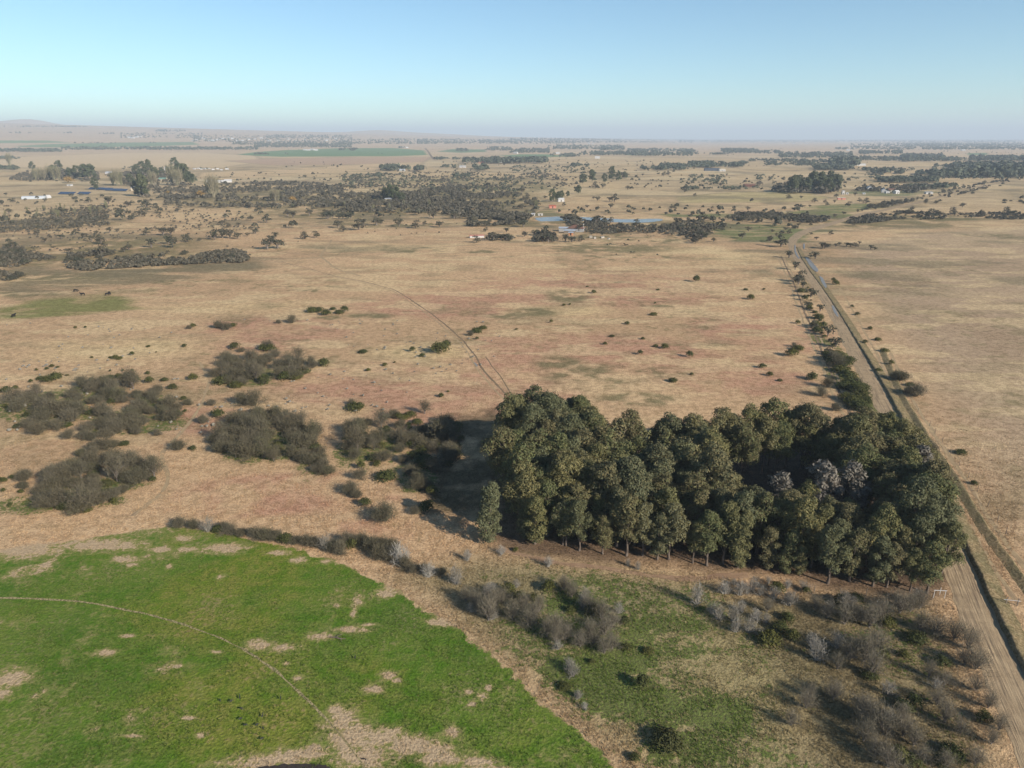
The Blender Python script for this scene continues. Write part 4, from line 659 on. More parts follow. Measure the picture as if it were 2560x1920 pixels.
family(px_items('gum', z1([(340, 402, 60), (385, 398, 60), (455, 425, 60), (500, 425, 70), (545, 430, 80), (590, 432, 80), (210, 375, 44), (570, 420, 60), (880, 405, 60), (920, 402, 70), (965, 412, 70), (1000, 425, 60), (1040, 405, 50), (1130, 392, 70), (1160, 428, 90), (1195, 455, 100), (1225, 468, 90), (840, 460, 60), (930, 470, 60), (1080, 400, 40), (925, 545, 100), (890, 540, 80), (615, 500, 60)])), "by the farm yard", at(90, 493), "the tunnel shed", "gum trees of the farm yard")
family(px_items('pop', z1([(230, 440, 30), (260, 436, 30), (290, 440, 30), (320, 438, 34), (350, 440, 30), (380, 440, 30), (730, 470, 34), (755, 474, 34), (780, 470, 34), (1110, 470, 44), (1140, 474, 44), (1160, 470, 40), (975, 470, 36), (1000, 475, 30), (1350, 540, 50), (1375, 548, 50), (1400, 540, 40), (65, 350, 30), (1750, 570, 26), (1790, 572, 26), (1770, 575, 26)])), "among the farm gums", at(90, 493), "the tunnel shed", "poplars of the farm yard")
family(px_items('yel', z1([(1085, 535, 40), (1290, 545, 60), (1310, 548, 46), (440, 455, 60), (1880, 580, 50)])), "at the farm woodland's edge", at(90, 493), "the tunnel shed", "autumn bushes of the farm")
family(fill(zp([(130, 440), (240, 410), (440, 420), (620, 425), (630, 445), (400, 450), (200, 450)], 0), 16, [('scrub', 1), ('sav', 1)], .7, 1.1, 69), "under the first farm gums", at(90, 493), "the tunnel shed", "scrub under the farm gums")
family(fill(zp([(670, 400), (760, 395), (900, 400), (1020, 470), (1050, 560), (900, 560), (820, 480)], 0), 24, [('scrub', 1), ('bare', 2)], .7, 1.1, 70), "round the blue panels", at(90, 493), "the tunnel shed", "scrub round the farm panels")
family(px_items('gum', z2([(290, 560, 60), (325, 565, 80), (355, 568, 80), (395, 575, 60), (1560, 464, 64), (1620, 448, 60), (1700, 455, 50), (1745, 440, 60), (1790, 445, 50), (1830, 430, 40), (1365, 580, 60), (1400, 575, 60), (1425, 570, 44), (1530, 528, 56), (1465, 545, 34)])), "in the plain beyond the pond", pond_p, "the pond", "gum trees beyond the pond")
family(px_items('sav', z2([(600, 684, 84), (735, 688, 74), (380, 738, 84), (485, 748, 74), (640, 742, 64), (545, 728, 40), (150, 732, 80), (120, 758, 96), (235, 730, 84), (265, 725, 50), (20, 690, 60), (70, 690, 70), (20, 770, 60), (985, 822, 76), (1035, 826, 70), (1075, 828, 70), (1185, 802, 56), (1300, 835, 90), (1340, 838, 90), (1320, 800, 80), (1450, 835, 70), (1490, 838, 70), (1550, 832, 50), (1070, 775, 56), (1180, 740, 90), (1490, 702, 90), (1460, 700, 70), (1650, 722, 100), (1700, 725, 70), (1740, 712, 46), (1905, 745, 74), (2165, 725, 90), (2190, 760, 70), (935, 770, 40), (880, 840, 60), (1250, 790, 50), (1600, 760, 60), (1540, 770, 70), (1800, 740, 50), (1835, 760, 50), (2020, 770, 50), (2110, 760, 50), (1190, 800, 40)])), "around the pond and farmhouse", at(1430, 585), "the old farmhouse", "savanna trees round the farmhouse")
family(fill(zp([(1560, 760), (1680, 730), (1900, 745), (2150, 740), (2212, 760), (2150, 790), (1800, 775), (1640, 785)], 850), 24, [('scrub', 3), ('bare', 2)], .5, .9, 71), "in the scrub below the pond", at(1430, 585), "the old farmhouse", "grey scrub below the pond")
family(fill(zp([(820, 730), (850, 690), (1000, 650), (1180, 640), (1215, 700), (1100, 725), (950, 740)], 850), 26, [('scrub', 2), ('bare', 3)], .8, 1.3, 72), "in the thicket at the pond's end", pond_p, "the pond", "dense thicket at the pond")
family(px_items('sav', z2([(1740, 618, 52), (1590, 618, 38), (2135, 622, 40), (2155, 628, 30), (1765, 578, 60), (1735, 575, 44), (1655, 572, 50), (1630, 560, 30), (1205, 545, 36), (1170, 520, 60), (1320, 560, 40), (1850, 500, 40), (1640, 490, 50), (1690, 490, 50), (1945, 410, 26), (2080, 412, 40), (2110, 410, 40), (1285, 435, 26), (1440, 605, 30), (1520, 655, 24), (1610, 640, 24)])), "in the plain beyond the pond", pond_p, "the pond", "savanna trees beyond the pond")
family(px_items('sav', z3([(205, 622, 24), (437, 636, 40), (725, 632, 34), (752, 626, 34), (797, 612, 24), (832, 612, 24), (1080, 608, 46), (1195, 590, 52), (1155, 580, 36), (1225, 622, 50), (1260, 628, 60), (440, 770, 54), (400, 815, 56), (215, 835, 44), (572, 838, 50), (120, 800, 80), (140, 822, 80), (100, 845, 56), (265, 765, 54), (590, 775, 36), (700, 785, 40), (95, 542, 30), (700, 560, 44), (780, 556, 30), (1003, 552, 44), (865, 582, 44), (930, 585, 30), (992, 585, 30), (946, 602, 32), (710, 680, 44), (155, 700, 60), (85, 770, 60), (570, 445, 26), (300, 412, 24), (1125, 540, 40), (260, 478, 36), (340, 500, 24), (508, 478, 60), (30, 518, 44)])), "in the meadows inside the road bend", bend, "the road's bend", "savanna trees of the meadows")
family(fill(zp([(320, 700), (360, 665), (480, 655), (640, 665), (780, 680), (880, 700), (760, 708), (500, 712)], 1700), 34, [('bare', 2), ('scrub', 1)], .7, 1.1, 73), "in the dark belt across the meadows", bend, "the road's bend", "dark belt of the meadows")
family(px_items('sav', z3([(930, 880, 70), (915, 875, 60), (950, 872, 50), (1023, 858, 34), (1070, 865, 40), (1095, 868, 50), (1130, 870, 44), (1155, 850, 36), (1225, 885, 46), (1250, 888, 36), (1000, 870, 40), (870, 945, 80), (840, 935, 40), (1815, 615, 44), (1755, 658, 56), (1640, 665, 60), (1600, 680, 70), (1670, 680, 60), (2100, 660, 60), (2140, 665, 60), (1935, 665, 60), (1480, 655, 60), (2205, 555, 30)])), "in the dry field outside the bend", bend, "the road's bend", "savanna trees outside the bend")
family(fill(zp([(1060, 720), (1100, 690), (1220, 670), (1300, 650), (1480, 650), (1700, 665), (1720, 690), (1500, 695), (1280, 690), (1200, 715)], 1700), 44, [('scrub', 3), ('sav', 1)], .5, .9, 74), "in the scrub line outside the bend", bend, "the road's bend", "scrub line outside the bend")
family(fill(zp([(1720, 680), (1900, 670), (2212, 670), (2212, 695), (1900, 690)], 1700) , 18, [('scrub', 3), ('sav', 1)], .5, .9, 75), "at the scrub line's end", bend, "the road's bend", "end of the scrub line")
family(fill(zp([(2050, 590), (2080, 572), (2260, 575), (2260, 592)], 1700), 10, [('scrub', 1)], .6, .9, 76), "in the dry field's dark patch", bend, "the road's bend", "dark scrub patch")
family(fill(zp([(600, 525), (600, 500), (660, 470), (740, 480), (820, 515), (700, 528)], 1700), 14, [('scrub', 1), ('sav', 2)], 1.0, 1.6, 77), "in front of the tall gum block", at(1986, 478), "the green-roofed cottage", "trees before the gum block")
family([(k, x, y, s * 1.15) for k, x, y, s in fill(zp([(720, 522), (730, 490), (900, 475), (1010, 495), (1000, 525), (860, 528)], 1700), 20, [('gum', 1)], 1.05, 1.4, 78, .45)], "in the tall gum block", at(1986, 478), "the green-roofed cottage", "tall gum block")
rr_ = random.Random(8); vv = []
for i in range(len(RQ) - 1):
    t = RQ[i + 1] - RQ[i]; n = np.array([-t[1], t[0]]) / max(np.linalg.norm(t), .01)
    for sgn, pr in ((1, .32), (-1, .30)):
        if rr_.random() < pr: q = RQ[i] + n * sgn * rr_.uniform(6.5, 15 if sgn > 0 else 24); sz_ = rr_.uniform(.6, 1.15); (vv.append((rr_.choice(['bare', 'scrub', 'sav']), q[0], q[1], sz_)) if not hides_road(q[0], q[1], 3.6 * sz_) or rr_.random() < .15 else None)
family(vv, "beside the road beyond its bend", bend, "the bend", "trees along the far road")
family(fill(zp([(1130, 505), (1160, 480), (1330, 485), (1420, 505), (1700, 480), (1650, 500), (1400, 520)], 1700), 22, [('sav', 1)], .9, 1.5, 79), "around the white houses", at(2173, 476), "the white gabled house", "trees round the white houses")
M_WOODY = leaf_mat("woodland_twig", [(.088, .078, .064), (.078, .078, .052), (.10, .084, .07)], 0, .6)
def mass(L, seed):
    rr = random.Random(seed); P, Hh = [], []
    for poly, ox, n, h, thr in L:
        G = np.array(gpoly(zp(poly, ox))); lo, hi = G.min(0), G.max(0); k = t = 0; n = int(n * 1.7)
        while k < n and t < n * 30:
            t += 1; x = rr.uniform(lo[0], hi[0]); y = rr.uniform(lo[1], hi[1])
            if not inpoly(x, y, G) or fbm(np.array([x]), np.array([y]), 45, 88)[0] < thr + .08 * rr.random(): continue
            if hides_road(x, y, h * .9) and rr.random() < .9: continue
            k += 1; P.append((x, y)); Hh.append(h * rr.uniform(.5, 1.2))
    return P, Hh
MP, MH = mass([([(1060, 610), (1080, 540), (1300, 480), (1750, 450), (2212, 470), (2212, 630), (1900, 620), (1500, 620)], 0, 620, 4.2, .43),
    ([(0, 650), (0, 530), (450, 520), (700, 480), (1000, 500), (1250, 550), (1330, 590), (1210, 720), (840, 725), (640, 650)], 850, 1100, 4.0, .43),
    ([(0, 510), (0, 400), (560, 390), (1300, 390), (1560, 460), (1250, 520), (600, 500)], 850, 620, 3.2, .47),
    ([(360, 995), (460, 920), (700, 900), (1000, 940), (1130, 890), (1300, 910), (1500, 890), (1630, 930), (1580, 970), (1250, 980), (900, 1000), (560, 1025)], 0, 420, 2.3, .38),
    ([(0, 1000), (0, 890), (110, 860), (210, 910), (380, 940), (120, 1010)], 0, 200, 1.8, .38), ([(0, 780), (0, 690), (300, 650), (700, 600), (700, 730), (300, 760)], 0, 420, 2.2, .38), ([(0, 1090), (0, 1030), (150, 1040), (80, 1090)], 0, 50, 1.5, .3),
    ([(60, 445), (150, 390), (430, 380), (640, 400), (640, 450)], 0, 260, 5, .38), ([(670, 405), (900, 385), (1060, 400), (1260, 480), (1300, 560), (900, 560), (820, 480)], 0, 380, 4.5, .40),
    ([(820, 740), (850, 680), (1000, 640), (1190, 630), (1220, 700), (1100, 730)], 850, 240, 3.6, .36), ([(1540, 765), (1680, 725), (1900, 740), (2212, 720), (2212, 800), (1900, 780), (1640, 790)], 850, 260, 2.2, .40),
    ([(940, 830), (960, 790), (1100, 800), (1130, 830)], 850, 40, 2.6, .3), ([(1240, 840), (1260, 780), (1380, 790), (1390, 840)], 850, 50, 3, .3), ([(1420, 690), (1700, 700), (1740, 730), (1500, 740)], 850, 90, 3, .36),
    ([(320, 705), (360, 655), (640, 660), (960, 690), (940, 715), (500, 712)], 1700, 220, 3.0, .38), ([(0, 800), (0, 690), (320, 660), (300, 740), (100, 850)], 1700, 150, 2.4, .42),
    ([(600, 528), (600, 490), (740, 470), (1010, 500), (1000, 528)], 1700, 90, 8, .3), ([(1130, 510), (1160, 475), (1400, 480), (1700, 470), (1500, 530), (1350, 520)], 1700, 130, 4.5, .40),
    ([(1060, 722), (1100, 685), (1300, 640), (1480, 645), (1720, 665), (1720, 692), (1400, 695), (1220, 718)], 1700, 300, 2.4, .38), ([(1720, 692), (1720, 660), (2212, 650), (2212, 695)], 1700, 130, 2.2, .40),
    ([(1200, 610), (1330, 585), (1500, 570), (1500, 590), (1330, 615), (1250, 630)], 1700, 80, 3.2, .3), ([(1500, 580), (1700, 520), (1900, 470), (2100, 440), (2120, 455), (1900, 510), (1700, 560), (1520, 600)], 1700, 160, 3.4, .40), ([(0, 890), (0, 600), (700, 600), (1600, 640), (1750, 860), (1000, 900)], 0, 300, 1.7, .5)], 9)
# -- far woods: nobody can count them, so one object
def far_lumps(name, pts, hs, mat, seed, q=16):
    rg = np.random.default_rng(seed); pts = np.asarray(pts, float); hs = np.asarray(hs, float); n = len(pts); k = n * q; idx = np.repeat(np.arange(n), q)
    d = rg.normal(size=(k, 3)); d /= np.linalg.norm(d, axis=1)[:, None]; d[:, 2] = np.abs(d[:, 2]) * .9 + d[:, 2] * .1; h = hs[idx]; wd = (h * .42 * rg.uniform(.8, 1.5, n)[idx])
    p = np.column_stack([pts[idx, 0] + d[:, 0] * wd, pts[idx, 1] + d[:, 1] * wd, hgt(pts[:, 0], pts[:, 1])[idx] + h * (.42 + .5 * d[:, 2]) ])
    nr = d + rg.normal(size=(k, 3)) * .5; nr /= np.linalg.norm(nr, axis=1)[:, None]; a = np.cross(nr, rg.normal(size=(k, 3))); a /= np.linalg.norm(a, axis=1)[:, None]; b = np.cross(nr, a); s = (h * .26 * rg.uniform(.6, 1.3, k))[:, None]
    V = np.stack([p - a * s, p - b * s * .8, p + a * s, p + b * s * .8], 1).reshape(-1, 3)
    return tag(link(name, mesh_np(name, V, np.arange(len(V)).reshape(-1, 4), mat, {'tint': np.repeat(np.clip(rg.normal(.5, .25, k), 0, 1), 4)})), kind='stuff')
def belts(L, ox, seed):
    """(x0, x1, y base, rows of pixels deep, count, height)"""
    rr = random.Random(seed); P, Hh = [], []
    for x0, x1, y, dp, n, h in L:
        cl = [rr.uniform(x0, x1) for _ in range(max(2, n // 9))]
        for _ in range(int(n * (2.4 if h > 6 else 1.3))):
            x = rr.gauss(rr.choice(cl), (x1 - x0) * .06 + 4) if rr.random() < .7 else rr.uniform(x0, x1); x = min(max(x, x0), x1)
            if hides_road(*at(ox + x / 2.572, 280 + y / 2.572), h * .8) and rr.random() < .8: continue
            P.append(at(ox + x / 2.572, 280 + (y - rr.random() * dp) / 2.572)); Hh.append(h * rr.uniform(.6, 1.25))
    return P, Hh
M_FAR = leaf_mat("far_leaf", [(.085, .092, .062), (.07, .082, .055)], 0, .6)
P1, H1 = belts([(-60, 400, 262, 14, 110, 11), (400, 1650, 248, 14, 190, 11), (1640, 2260, 232, 26, 190, 12), (-60, 135, 308, 8, 30, 9), (780, 1300, 172, 34, 90, 10), (1250, 2260, 196, 44, 240, 10), (1500, 2260, 214, 20, 120, 10), (1700, 2260, 172, 22, 110, 11), (620, 760, 145, 6, 12, 9), (1000, 1200, 130, 12, 40, 12), (50, 460, 140, 8, 20, 9), (0, 700, 100, 6, 40, 12), (480, 1000, 205, 4, 8, 8), (1640, 1900, 276, 6, 12, 8), (760, 1560, 372, 14, 26, 4), (-40, 140, 375, 14, 24, 8)], 0, 1)
P2, H2 = belts([(0, 560, 210, 34, 150, 11), (500, 1500, 208, 30, 260, 12), (1100, 2260, 185, 12, 240, 15), (900, 2260, 200, 14, 240, 12), (0, 110, 252, 10, 20, 11), (380, 440, 234, 6, 12, 8), (750, 830, 256, 10, 22, 11), (930, 1100, 252, 24, 40, 10), (1090, 1340, 268, 26, 90, 11), (1330, 1680, 244, 26, 90, 11), (1680, 1840, 250, 30, 70, 12), (1540, 1850, 282, 20, 80, 10), (1350, 1540, 292, 16, 40, 9), (1850, 2260, 288, 46, 170, 11), (800, 1330, 334, 20, 150, 13), (600, 780, 310, 10, 30, 7), (255, 400, 382, 26, 36, 9), (395, 440, 376, 6, 5, 10), (480, 545, 384, 6, 7, 12), (860, 955, 378, 18, 18, 10), (650, 860, 360, 16, 24, 6), (1490, 1610, 352, 6, 16, 7), (1940, 2212, 376, 14, 44, 8), (2060, 2260, 364, 16, 40, 9), (1100, 1600, 400, 50, 70, 5), (0, 560, 490, 90, 90, 4.5), (560, 1300, 520, 110, 120, 4), (180, 300, 425, 24, 24, 5), (720, 830, 430, 24, 24, 6)], 850, 2)
P3, H3 = belts([(0, 1000, 200, 14, 120, 10), (1100, 2260, 246, 44, 420, 12), (1400, 2260, 222, 30, 300, 12), (0, 2260, 193, 12, 520, 17), (0, 120, 275, 26, 40, 9), (270, 500, 268, 24, 110, 12), (480, 640, 272, 20, 40, 9), (190, 330, 278, 8, 30, 7), (640, 1100, 300, 34, 150, 10), (1000, 1080, 244, 10, 20, 10), (60, 400, 360, 26, 120, 9), (400, 440, 336, 8, 8, 7), (450, 730, 320, 10, 40, 7), (540, 900, 350, 26, 60, 7), (650, 1000, 330, 14, 40, 8), (860, 1110, 376, 22, 80, 9), (980, 1125, 356, 28, 70, 17), (1160, 1420, 275, 16, 70, 12), (1420, 1700, 322, 40, 120, 11), (1160, 1450, 318, 24, 70, 8), (1690, 1830, 320, 16, 40, 9), (1870, 2260, 320, 24, 150, 11), (1600, 1900, 362, 14, 60, 7), (1620, 2212, 424, 30, 170, 11), (1880, 2200, 420, 60, 130, 15), (1760, 2260, 380, 30, 150, 11), (1240, 1340, 398, 20, 26, 8), (1380, 1430, 400, 10, 14, 7), (1500, 1620, 408, 14, 30, 7), (1270, 1650, 456, 22, 90, 7), (1180, 1500, 385, 20, 40, 6), (480, 640, 440, 30, 24, 4), (0, 300, 470, 60, 60, 4.5), (0, 520, 505, 16, 44, 4), (1420, 1800, 498, 20, 50, 6), (1650, 2260, 440, 20, 40, 5), (950, 1400, 440, 50, 30, 4.5)], 1700, 3)
far_lumps("far_woodland", P1 + P2 + P3, H1 + H2 + H3, M_FAR, 5, 20)
rr = random.Random(12); P, Hh = [], []                       # loose dots of bushveld all over the plain
for _ in range(3600):
    px = rr.uniform(-60, 2620); py = 372 + 200 * rr.random() ** 1.6
    if px < 700 and py < 428: continue
    if px < 560 and 430 < py < 500 and rr.random() < .75: continue
    q = at(px, py)
    if px > 2020 and py > 500: continue
    if fbm(np.array([q[0]]), np.array([q[1]]), 160 + q[1] * .06, 77)[0] < .47 + .06 * rr.random(): continue
    P.append(q); Hh.append(rr.uniform(1.6, 4.6) * (1 if rr.random() < .8 else 1.4))
for _ in range(420):                                        # low tussocky shrublets nearer in
    px = rr.uniform(-60, 1900); py = rr.uniform(560, 640)
    q = at(px, py)
    if fbm(np.array([q[0]]), np.array([q[1]]), 70, 78)[0] < .52: continue
    P.append(q); Hh.append(rr.uniform(.5, 1.5))
far_lumps("scrub_woodland", MP, MH, M_WOODY, 8, 26)
far_lumps("scattered_bushveld", P, Hh, M_SAV, 6, 26)

M_ASH = leaf_mat("ash_shrublet", [(.26, .245, .215), (.21, .20, .165)], 0, .6)
P, Hh = [], []
for _ in range(900):                                         # ankle-high ash-grey shrublets between the thickets
    px = rr.uniform(-40, 1250); py = rr.uniform(800, 1290); q = at(px, py)
    if fbm(np.array([q[0]]), np.array([q[1]]), 26, 79)[0] < .50: continue
    P.append(q); Hh.append(rr.uniform(.25, .75))
far_lumps("ash_shrublets", P, Hh, M_ASH, 10, 60)
# ---------------------------------------------------------------- buildings and other man-made things
M_WHITE = plain("white_paint", (.46, .455, .44), .7, .1); M_CREAM = plain("cream_wall", (.50, .44, .34), .85, .15); M_GREYW = plain("grey_wall", (.33, .33, .32), .85, .2)
M_RUST = plain("rusty_roof", (.16, .085, .06), .7, .35); M_REDR = plain("red_roof", (.42, .11, .06), .7, .2); M_ZINC = plain("zinc_roof", (.42, .45, .48), .5, .15, metal=.2); M_BLUE = plain("blue_panel", (.03, .05, .09), .25, .1, spec=.5); M_BLUER = plain("blue_roof", (.06, .075, .10), .6, .15)
M_GREENR = plain("green_roof", (.14, .27, .22), .6, .15); M_DARK = plain("dark_opening", (.03, .03, .03), .8, .1); M_WOOD = plain("weathered_wood", (.22, .18, .14), .9, .3); M_ORANGE = plain("orange_plaster", (.50, .23, .12), .85, .2); M_BLACK = plain("black_hide", (.018, .016, .015), .7, .3); M_PLUME = plain("dark_plumage", (.035, .035, .037), .6, .3)
M_FILM = plain("tunnel_film", (.40, .43, .45), .45, .1); M_PINK = plain("faded_red_paint", (.48, .20, .15), .7, .2); M_MUD = plain("wet_mud", (.045, .036, .03), .45, .3)
def bxm(bm, x0, x1, y0, y1, z0, z1):
    v = [bm.verts.new(c) for c in ((x0, y0, z0), (x1, y0, z0), (x1, y1, z0), (x0, y1, z0), (x0, y0, z1), (x1, y0, z1), (x1, y1, z1), (x0, y1, z1))]
    for f in ((3, 2, 1, 0), (4, 5, 6, 7), (0, 1, 5, 4), (1, 2, 6, 5), (2, 3, 7, 6), (3, 0, 4, 7)): bm.faces.new([v[i] for i in f])
def bmesh_of(name, mat, fn, par=None, loc=None):
    bm = bmesh.new(); fn(bm); bmesh.ops.recalc_face_normals(bm, faces=bm.faces[:]); me = bpy.data.meshes.new(name); bm.to_mesh(me); bm.free(); me.materials.append(mat); return link(name, me, par, loc)
def rootat(name, px, py, rz, label, cat, group=None, off=(0, 0)):
    p = at(px, py); x, y = p[0] + off[0], p[1] + off[1]; r = link(name, None, None, (x, y, float(hgt(x, y))), rz); r.empty_display_size = 1; return tag(r, label, cat, group)
def house(name, px, py, rz, L, W, hw, pitch, wm, rm, label, cat="building", group=None, roof='gable', wins=2, chimney=False):
    r = rootat(name, px, py, math.radians(rz), label, cat, group); hr = hw + pitch
    def walls(bm):
        a, b = L / 2, W / 2
        if roof == 'gable':
            P = [(-b, 0), (b, 0), (b, hw), (0, hr), (-b, hw)]; A = [bm.verts.new((-a, y, z)) for y, z in P]; B = [bm.verts.new((a, y, z)) for y, z in P]
            bm.faces.new(A); bm.faces.new(B[::-1])
            for i in range(5): bm.faces.new((A[i], B[i], B[(i + 1) % 5], A[(i + 1) % 5]))
        else: bxm(bm, -a, a, -b, b, 0, hw)
    bmesh_of("wall", wm, walls, r)
    def rf(bm):
        a, b, e, t = L / 2 + .3, W / 2 + .35, .09, .14
        if roof == 'gable':
            k = pitch / (W / 2); ze = hw - k * .35 + e; P = [(-b, ze), (0, hr + e), (b, ze), (b, ze + t), (0, hr + e + t), (-b, ze + t)]
            A = [bm.verts.new((-a, y, z)) for y, z in P]; B = [bm.verts.new((a, y, z)) for y, z in P]
            bm.faces.new((A[0], A[1], A[4], A[5])); bm.faces.new((A[1], A[2], A[3], A[4])); bm.faces.new((B[0], B[5], B[4], B[1])); bm.faces.new((B[1], B[4], B[3], B[2]))
            for i in range(6): bm.faces.new((A[i], B[i], B[(i + 1) % 6], A[(i + 1) % 6]))
        elif roof == 'hip':
            c = [bm.verts.new(v) for v in ((-a, -b, hw + .01), (a, -b, hw + .01), (a, b, hw + .01), (-a, b, hw + .01))]; q = max(a - b, .2); t1, t2 = bm.verts.new((-q, 0, hr)), bm.verts.new((q, 0, hr))
            bm.faces.new(c[::-1]); bm.faces.new((c[0], c[1], t2, t1)); bm.faces.new((c[1], c[2], t2)); bm.faces.new((c[2], c[3], t1, t2)); bm.faces.new((c[3], c[0], t1))
        else:
            z0, z1 = hw + .02, hw + .02 + pitch; v = [bm.verts.new(q) for q in ((-a, -b, z0), (a, -b, z0), (a, b, z1), (-a, b, z1), (-a, -b, z0 + t), (a, -b, z0 + t), (a, b, z1 + t), (-a, b, z1 + t))]
            for f in ((3, 2, 1, 0), (4, 5, 6, 7), (0, 1, 5, 4), (1, 2, 6, 5), (2, 3, 7, 6), (3, 0, 4, 7)): bm.faces.new([v[i] for i in f])
    bmesh_of("roof", rm, rf, r)
    bmesh_of("door", M_DARK, lambda bm: bxm(bm, -.5, .5, -W / 2 - .04, -W / 2 + .02, .02, min(2.05, hw - .2)), r)
    for i in range(wins):
        x = (-1) ** i * L * (.22 + .13 * (i // 2)); bmesh_of("window", M_DARK, lambda bm: bxm(bm, x - .5, x + .5, -W / 2 - .035, -W / 2 + .02, hw * .4, hw * .75), r)
    if chimney: bmesh_of("chimney", M_WHITE, lambda bm: bxm(bm, L * .42, L * .42 + .5, -.3, .3, hw * .6, hr + .9), r)
    return r
house("farmhouse", 1440, 578, -14, 13, 9, 2.6, 2.4, M_GREYW, M_RUST, "old farmhouse with rusty brown hipped roof and white chimney", 'house', None, 'hip', 2, True)
house("outbuilding", 1412, 578, -8, 9, 5, 2.5, .5, M_GREYW, M_ZINC, "grey walled outbuilding with flat metal roof beside the rusty-roofed farmhouse", 'building', None, 'lean', 1)
house("lean_to_shed", 1424, 583, -10, 8.5, 3.6, 2.0, .5, M_WOOD, M_ZINC, "low lean-to shed with blue-grey sheet roof before the old farmhouse", 'shed', None, 'lean', 0)
house("hut", 1427, 588, -10, 3.2, 2.6, 2.0, .3, M_ORANGE, M_ZINC, "small orange-plastered hut in front of the lean-to shed", 'hut', None, 'lean', 0)
house("long_shed", 1192, 594, 12, 10.5, 2.2, 1.5, .25, M_WHITE, M_PINK, "long low white shed with a faded red roof edge", 'shed', None, 'lean', 0)
house("storage_shed", 1402, 504, 8, 7, 5, 3.0, 1.0, M_WHITE, M_WHITE, "plain white gabled shed below gum trees beyond the pond", 'shed', None, 'gable', 0)
house("garage", 1381, 520, 5, 7, 5, 2.2, .5, M_PINK, M_REDR, "low building with flat red roof beyond the pond", 'building', None, 'lean', 0)
house("shack", 971, 502, 4, 8, 5, 2.4, .5, M_CREAM, M_ZINC, "pale shack with tin roof under tall gums in the grey woodland", 'shack', None, 'lean', 1)
house("water_tank_hut", 1333, 539, 0, 3.4, 3, 1.8, .3, M_WHITE, M_WHITE, "small white box hut at the end of the pond", 'hut', None, 'lean', 0)
house("pump_hut", 1351, 538.5, 0, 4.4, 3, 1.4, .3, M_WHITE, M_CREAM, "low cream hut next to the white box hut by the pond", 'hut', None, 'lean', 0)
house("gabled_house", 2173, 476, 78, 10, 7, 3.4, 2.4, M_WHITE, M_WHITE, "white gabled house standing by a green lawn", 'house', None, 'gable', 1)
house("gabled_house", 2209, 481, 70, 8, 6, 3.2, 2.0, M_WHITE, M_ZINC, "white house with grey roof in the trees beside the gabled house", 'house', None, 'gable', 2)
house("garden_shed", 2217, 483, 10, 5, 4, 2.2, .4, M_WHITE, M_WHITE, "low white flat-roofed annex attached close to the grey-roofed white house", 'shed', None, 'lean', 0)
house("red_roofed_house", 2228, 479, 0, 10, 6, 2.6, 1.4, M_CREAM, M_RUST, "cream house with brown-red roof behind the white farm houses", 'house', None, 'gable', 2)
house("white_cottage", 2240, 484, 20, 6, 5, 2.8, 1.4, M_WHITE, M_WHITE, "small white cottage at the road end of the white farm houses", 'house', None, 'gable', 1)
house("red_trailer", 2103, 499, -4, 9, 3, 2.0, .3, M_PINK, M_CREAM, "pale red trailer-like shed parked in the yellow meadow", 'shed', None, 'lean', 0)
house("water_tank_stand", 2107, 486, 0, 3, 3, 4.4, .4, M_WHITE, M_GREYW, "tall narrow white tank house on the green lawn", 'tank', None, 'lean', 0)
house("lawn_hut", 2117, 486, 0, 3, 2.4, 2.0, .3, M_WHITE, M_WHITE, "little white hut next to the narrow white tank house", 'hut', None, 'lean', 0)
house("lawn_hut", 2159, 486, 0, 3.4, 2.4, 1.6, .3, M_WHITE, M_ZINC, "little white hut alone at the lawn's edge near the gabled house", 'hut', None, 'lean', 0)
house("cottage", 1987, 480, 5, 11, 7, 2.6, 1.6, M_CREAM, M_GREENR, "cottage with pale green roof before the tall gum block", 'house', None, 'gable', 2)
house("brick_house", 1873, 467, 0, 16, 7, 2.8, 1.6, plain("dark_brick", (.16, .07, .05), .9, .2), M_RUST, "dark red brick house on a green lawn in the middle plain", 'house', None, 'gable', 2)
house("blue_roofed_hall", 1780, 427, 0, 34, 10, 4.5, 1.2, M_BLUER, M_BLUER, "long dark blue hall in the far plain", 'building', None, 'gable', 4)
house("white_house", 1805, 428, 0, 13, 8, 3.2, 1.6, M_WHITE, M_CREAM, "white house standing beside the long dark blue hall", 'house', None, 'gable', 2)
house("long_barn", 2143, 414, 0, 40, 10, 4, 1.0, M_WHITE, M_WHITE, "long white barn beside the far tall gum clump", 'barn', None, 'gable', 0)
house("pale_blue_house", 2301, 453, 0, 18, 8, 3.2, 1.6, M_GREYW, M_ZINC, "pale blue-grey house half hidden in the far dark belt", 'house', None, 'gable', 2)
house("white_bungalow", 2321, 485, 0, 9, 5, 2.2, .6, M_WHITE, M_GREYW, "low white bungalow among bushes by the far road", 'house', None, 'lean', 0)
house("farm_store", 342, 476, 6, 12, 8, 3.6, 1.4, M_CREAM, M_ZINC, "cream farm store partly hidden by dark gum at the blue panels", 'building', None, 'gable', 2)
house("farm_cottage", 273, 435, 0, 12, 8, 3, 1.6, M_WHITE, M_ZINC, "white cottage in the first row of farm trees", 'house', None, 'gable', 2)
house("farm_hall", 425, 425, 0, 20, 12, 5, 1.6, M_WHITE, M_ZINC, "large pale farm hall behind the biggest farm gum", 'building', None, 'gable', 2)
house("green_roofed_house", 408, 451, 0, 12, 8, 2.8, 1.5, M_CREAM, M_GREENR, "house with green roof among the farm gums", 'house', None, 'gable', 2)
house("white_pickup_shelter", 175, 465, 0, 7, 4, 2, .3, M_WHITE, M_WHITE, "small white shelter alone on the dry farm plot", 'shelter', None, 'lean', 0)
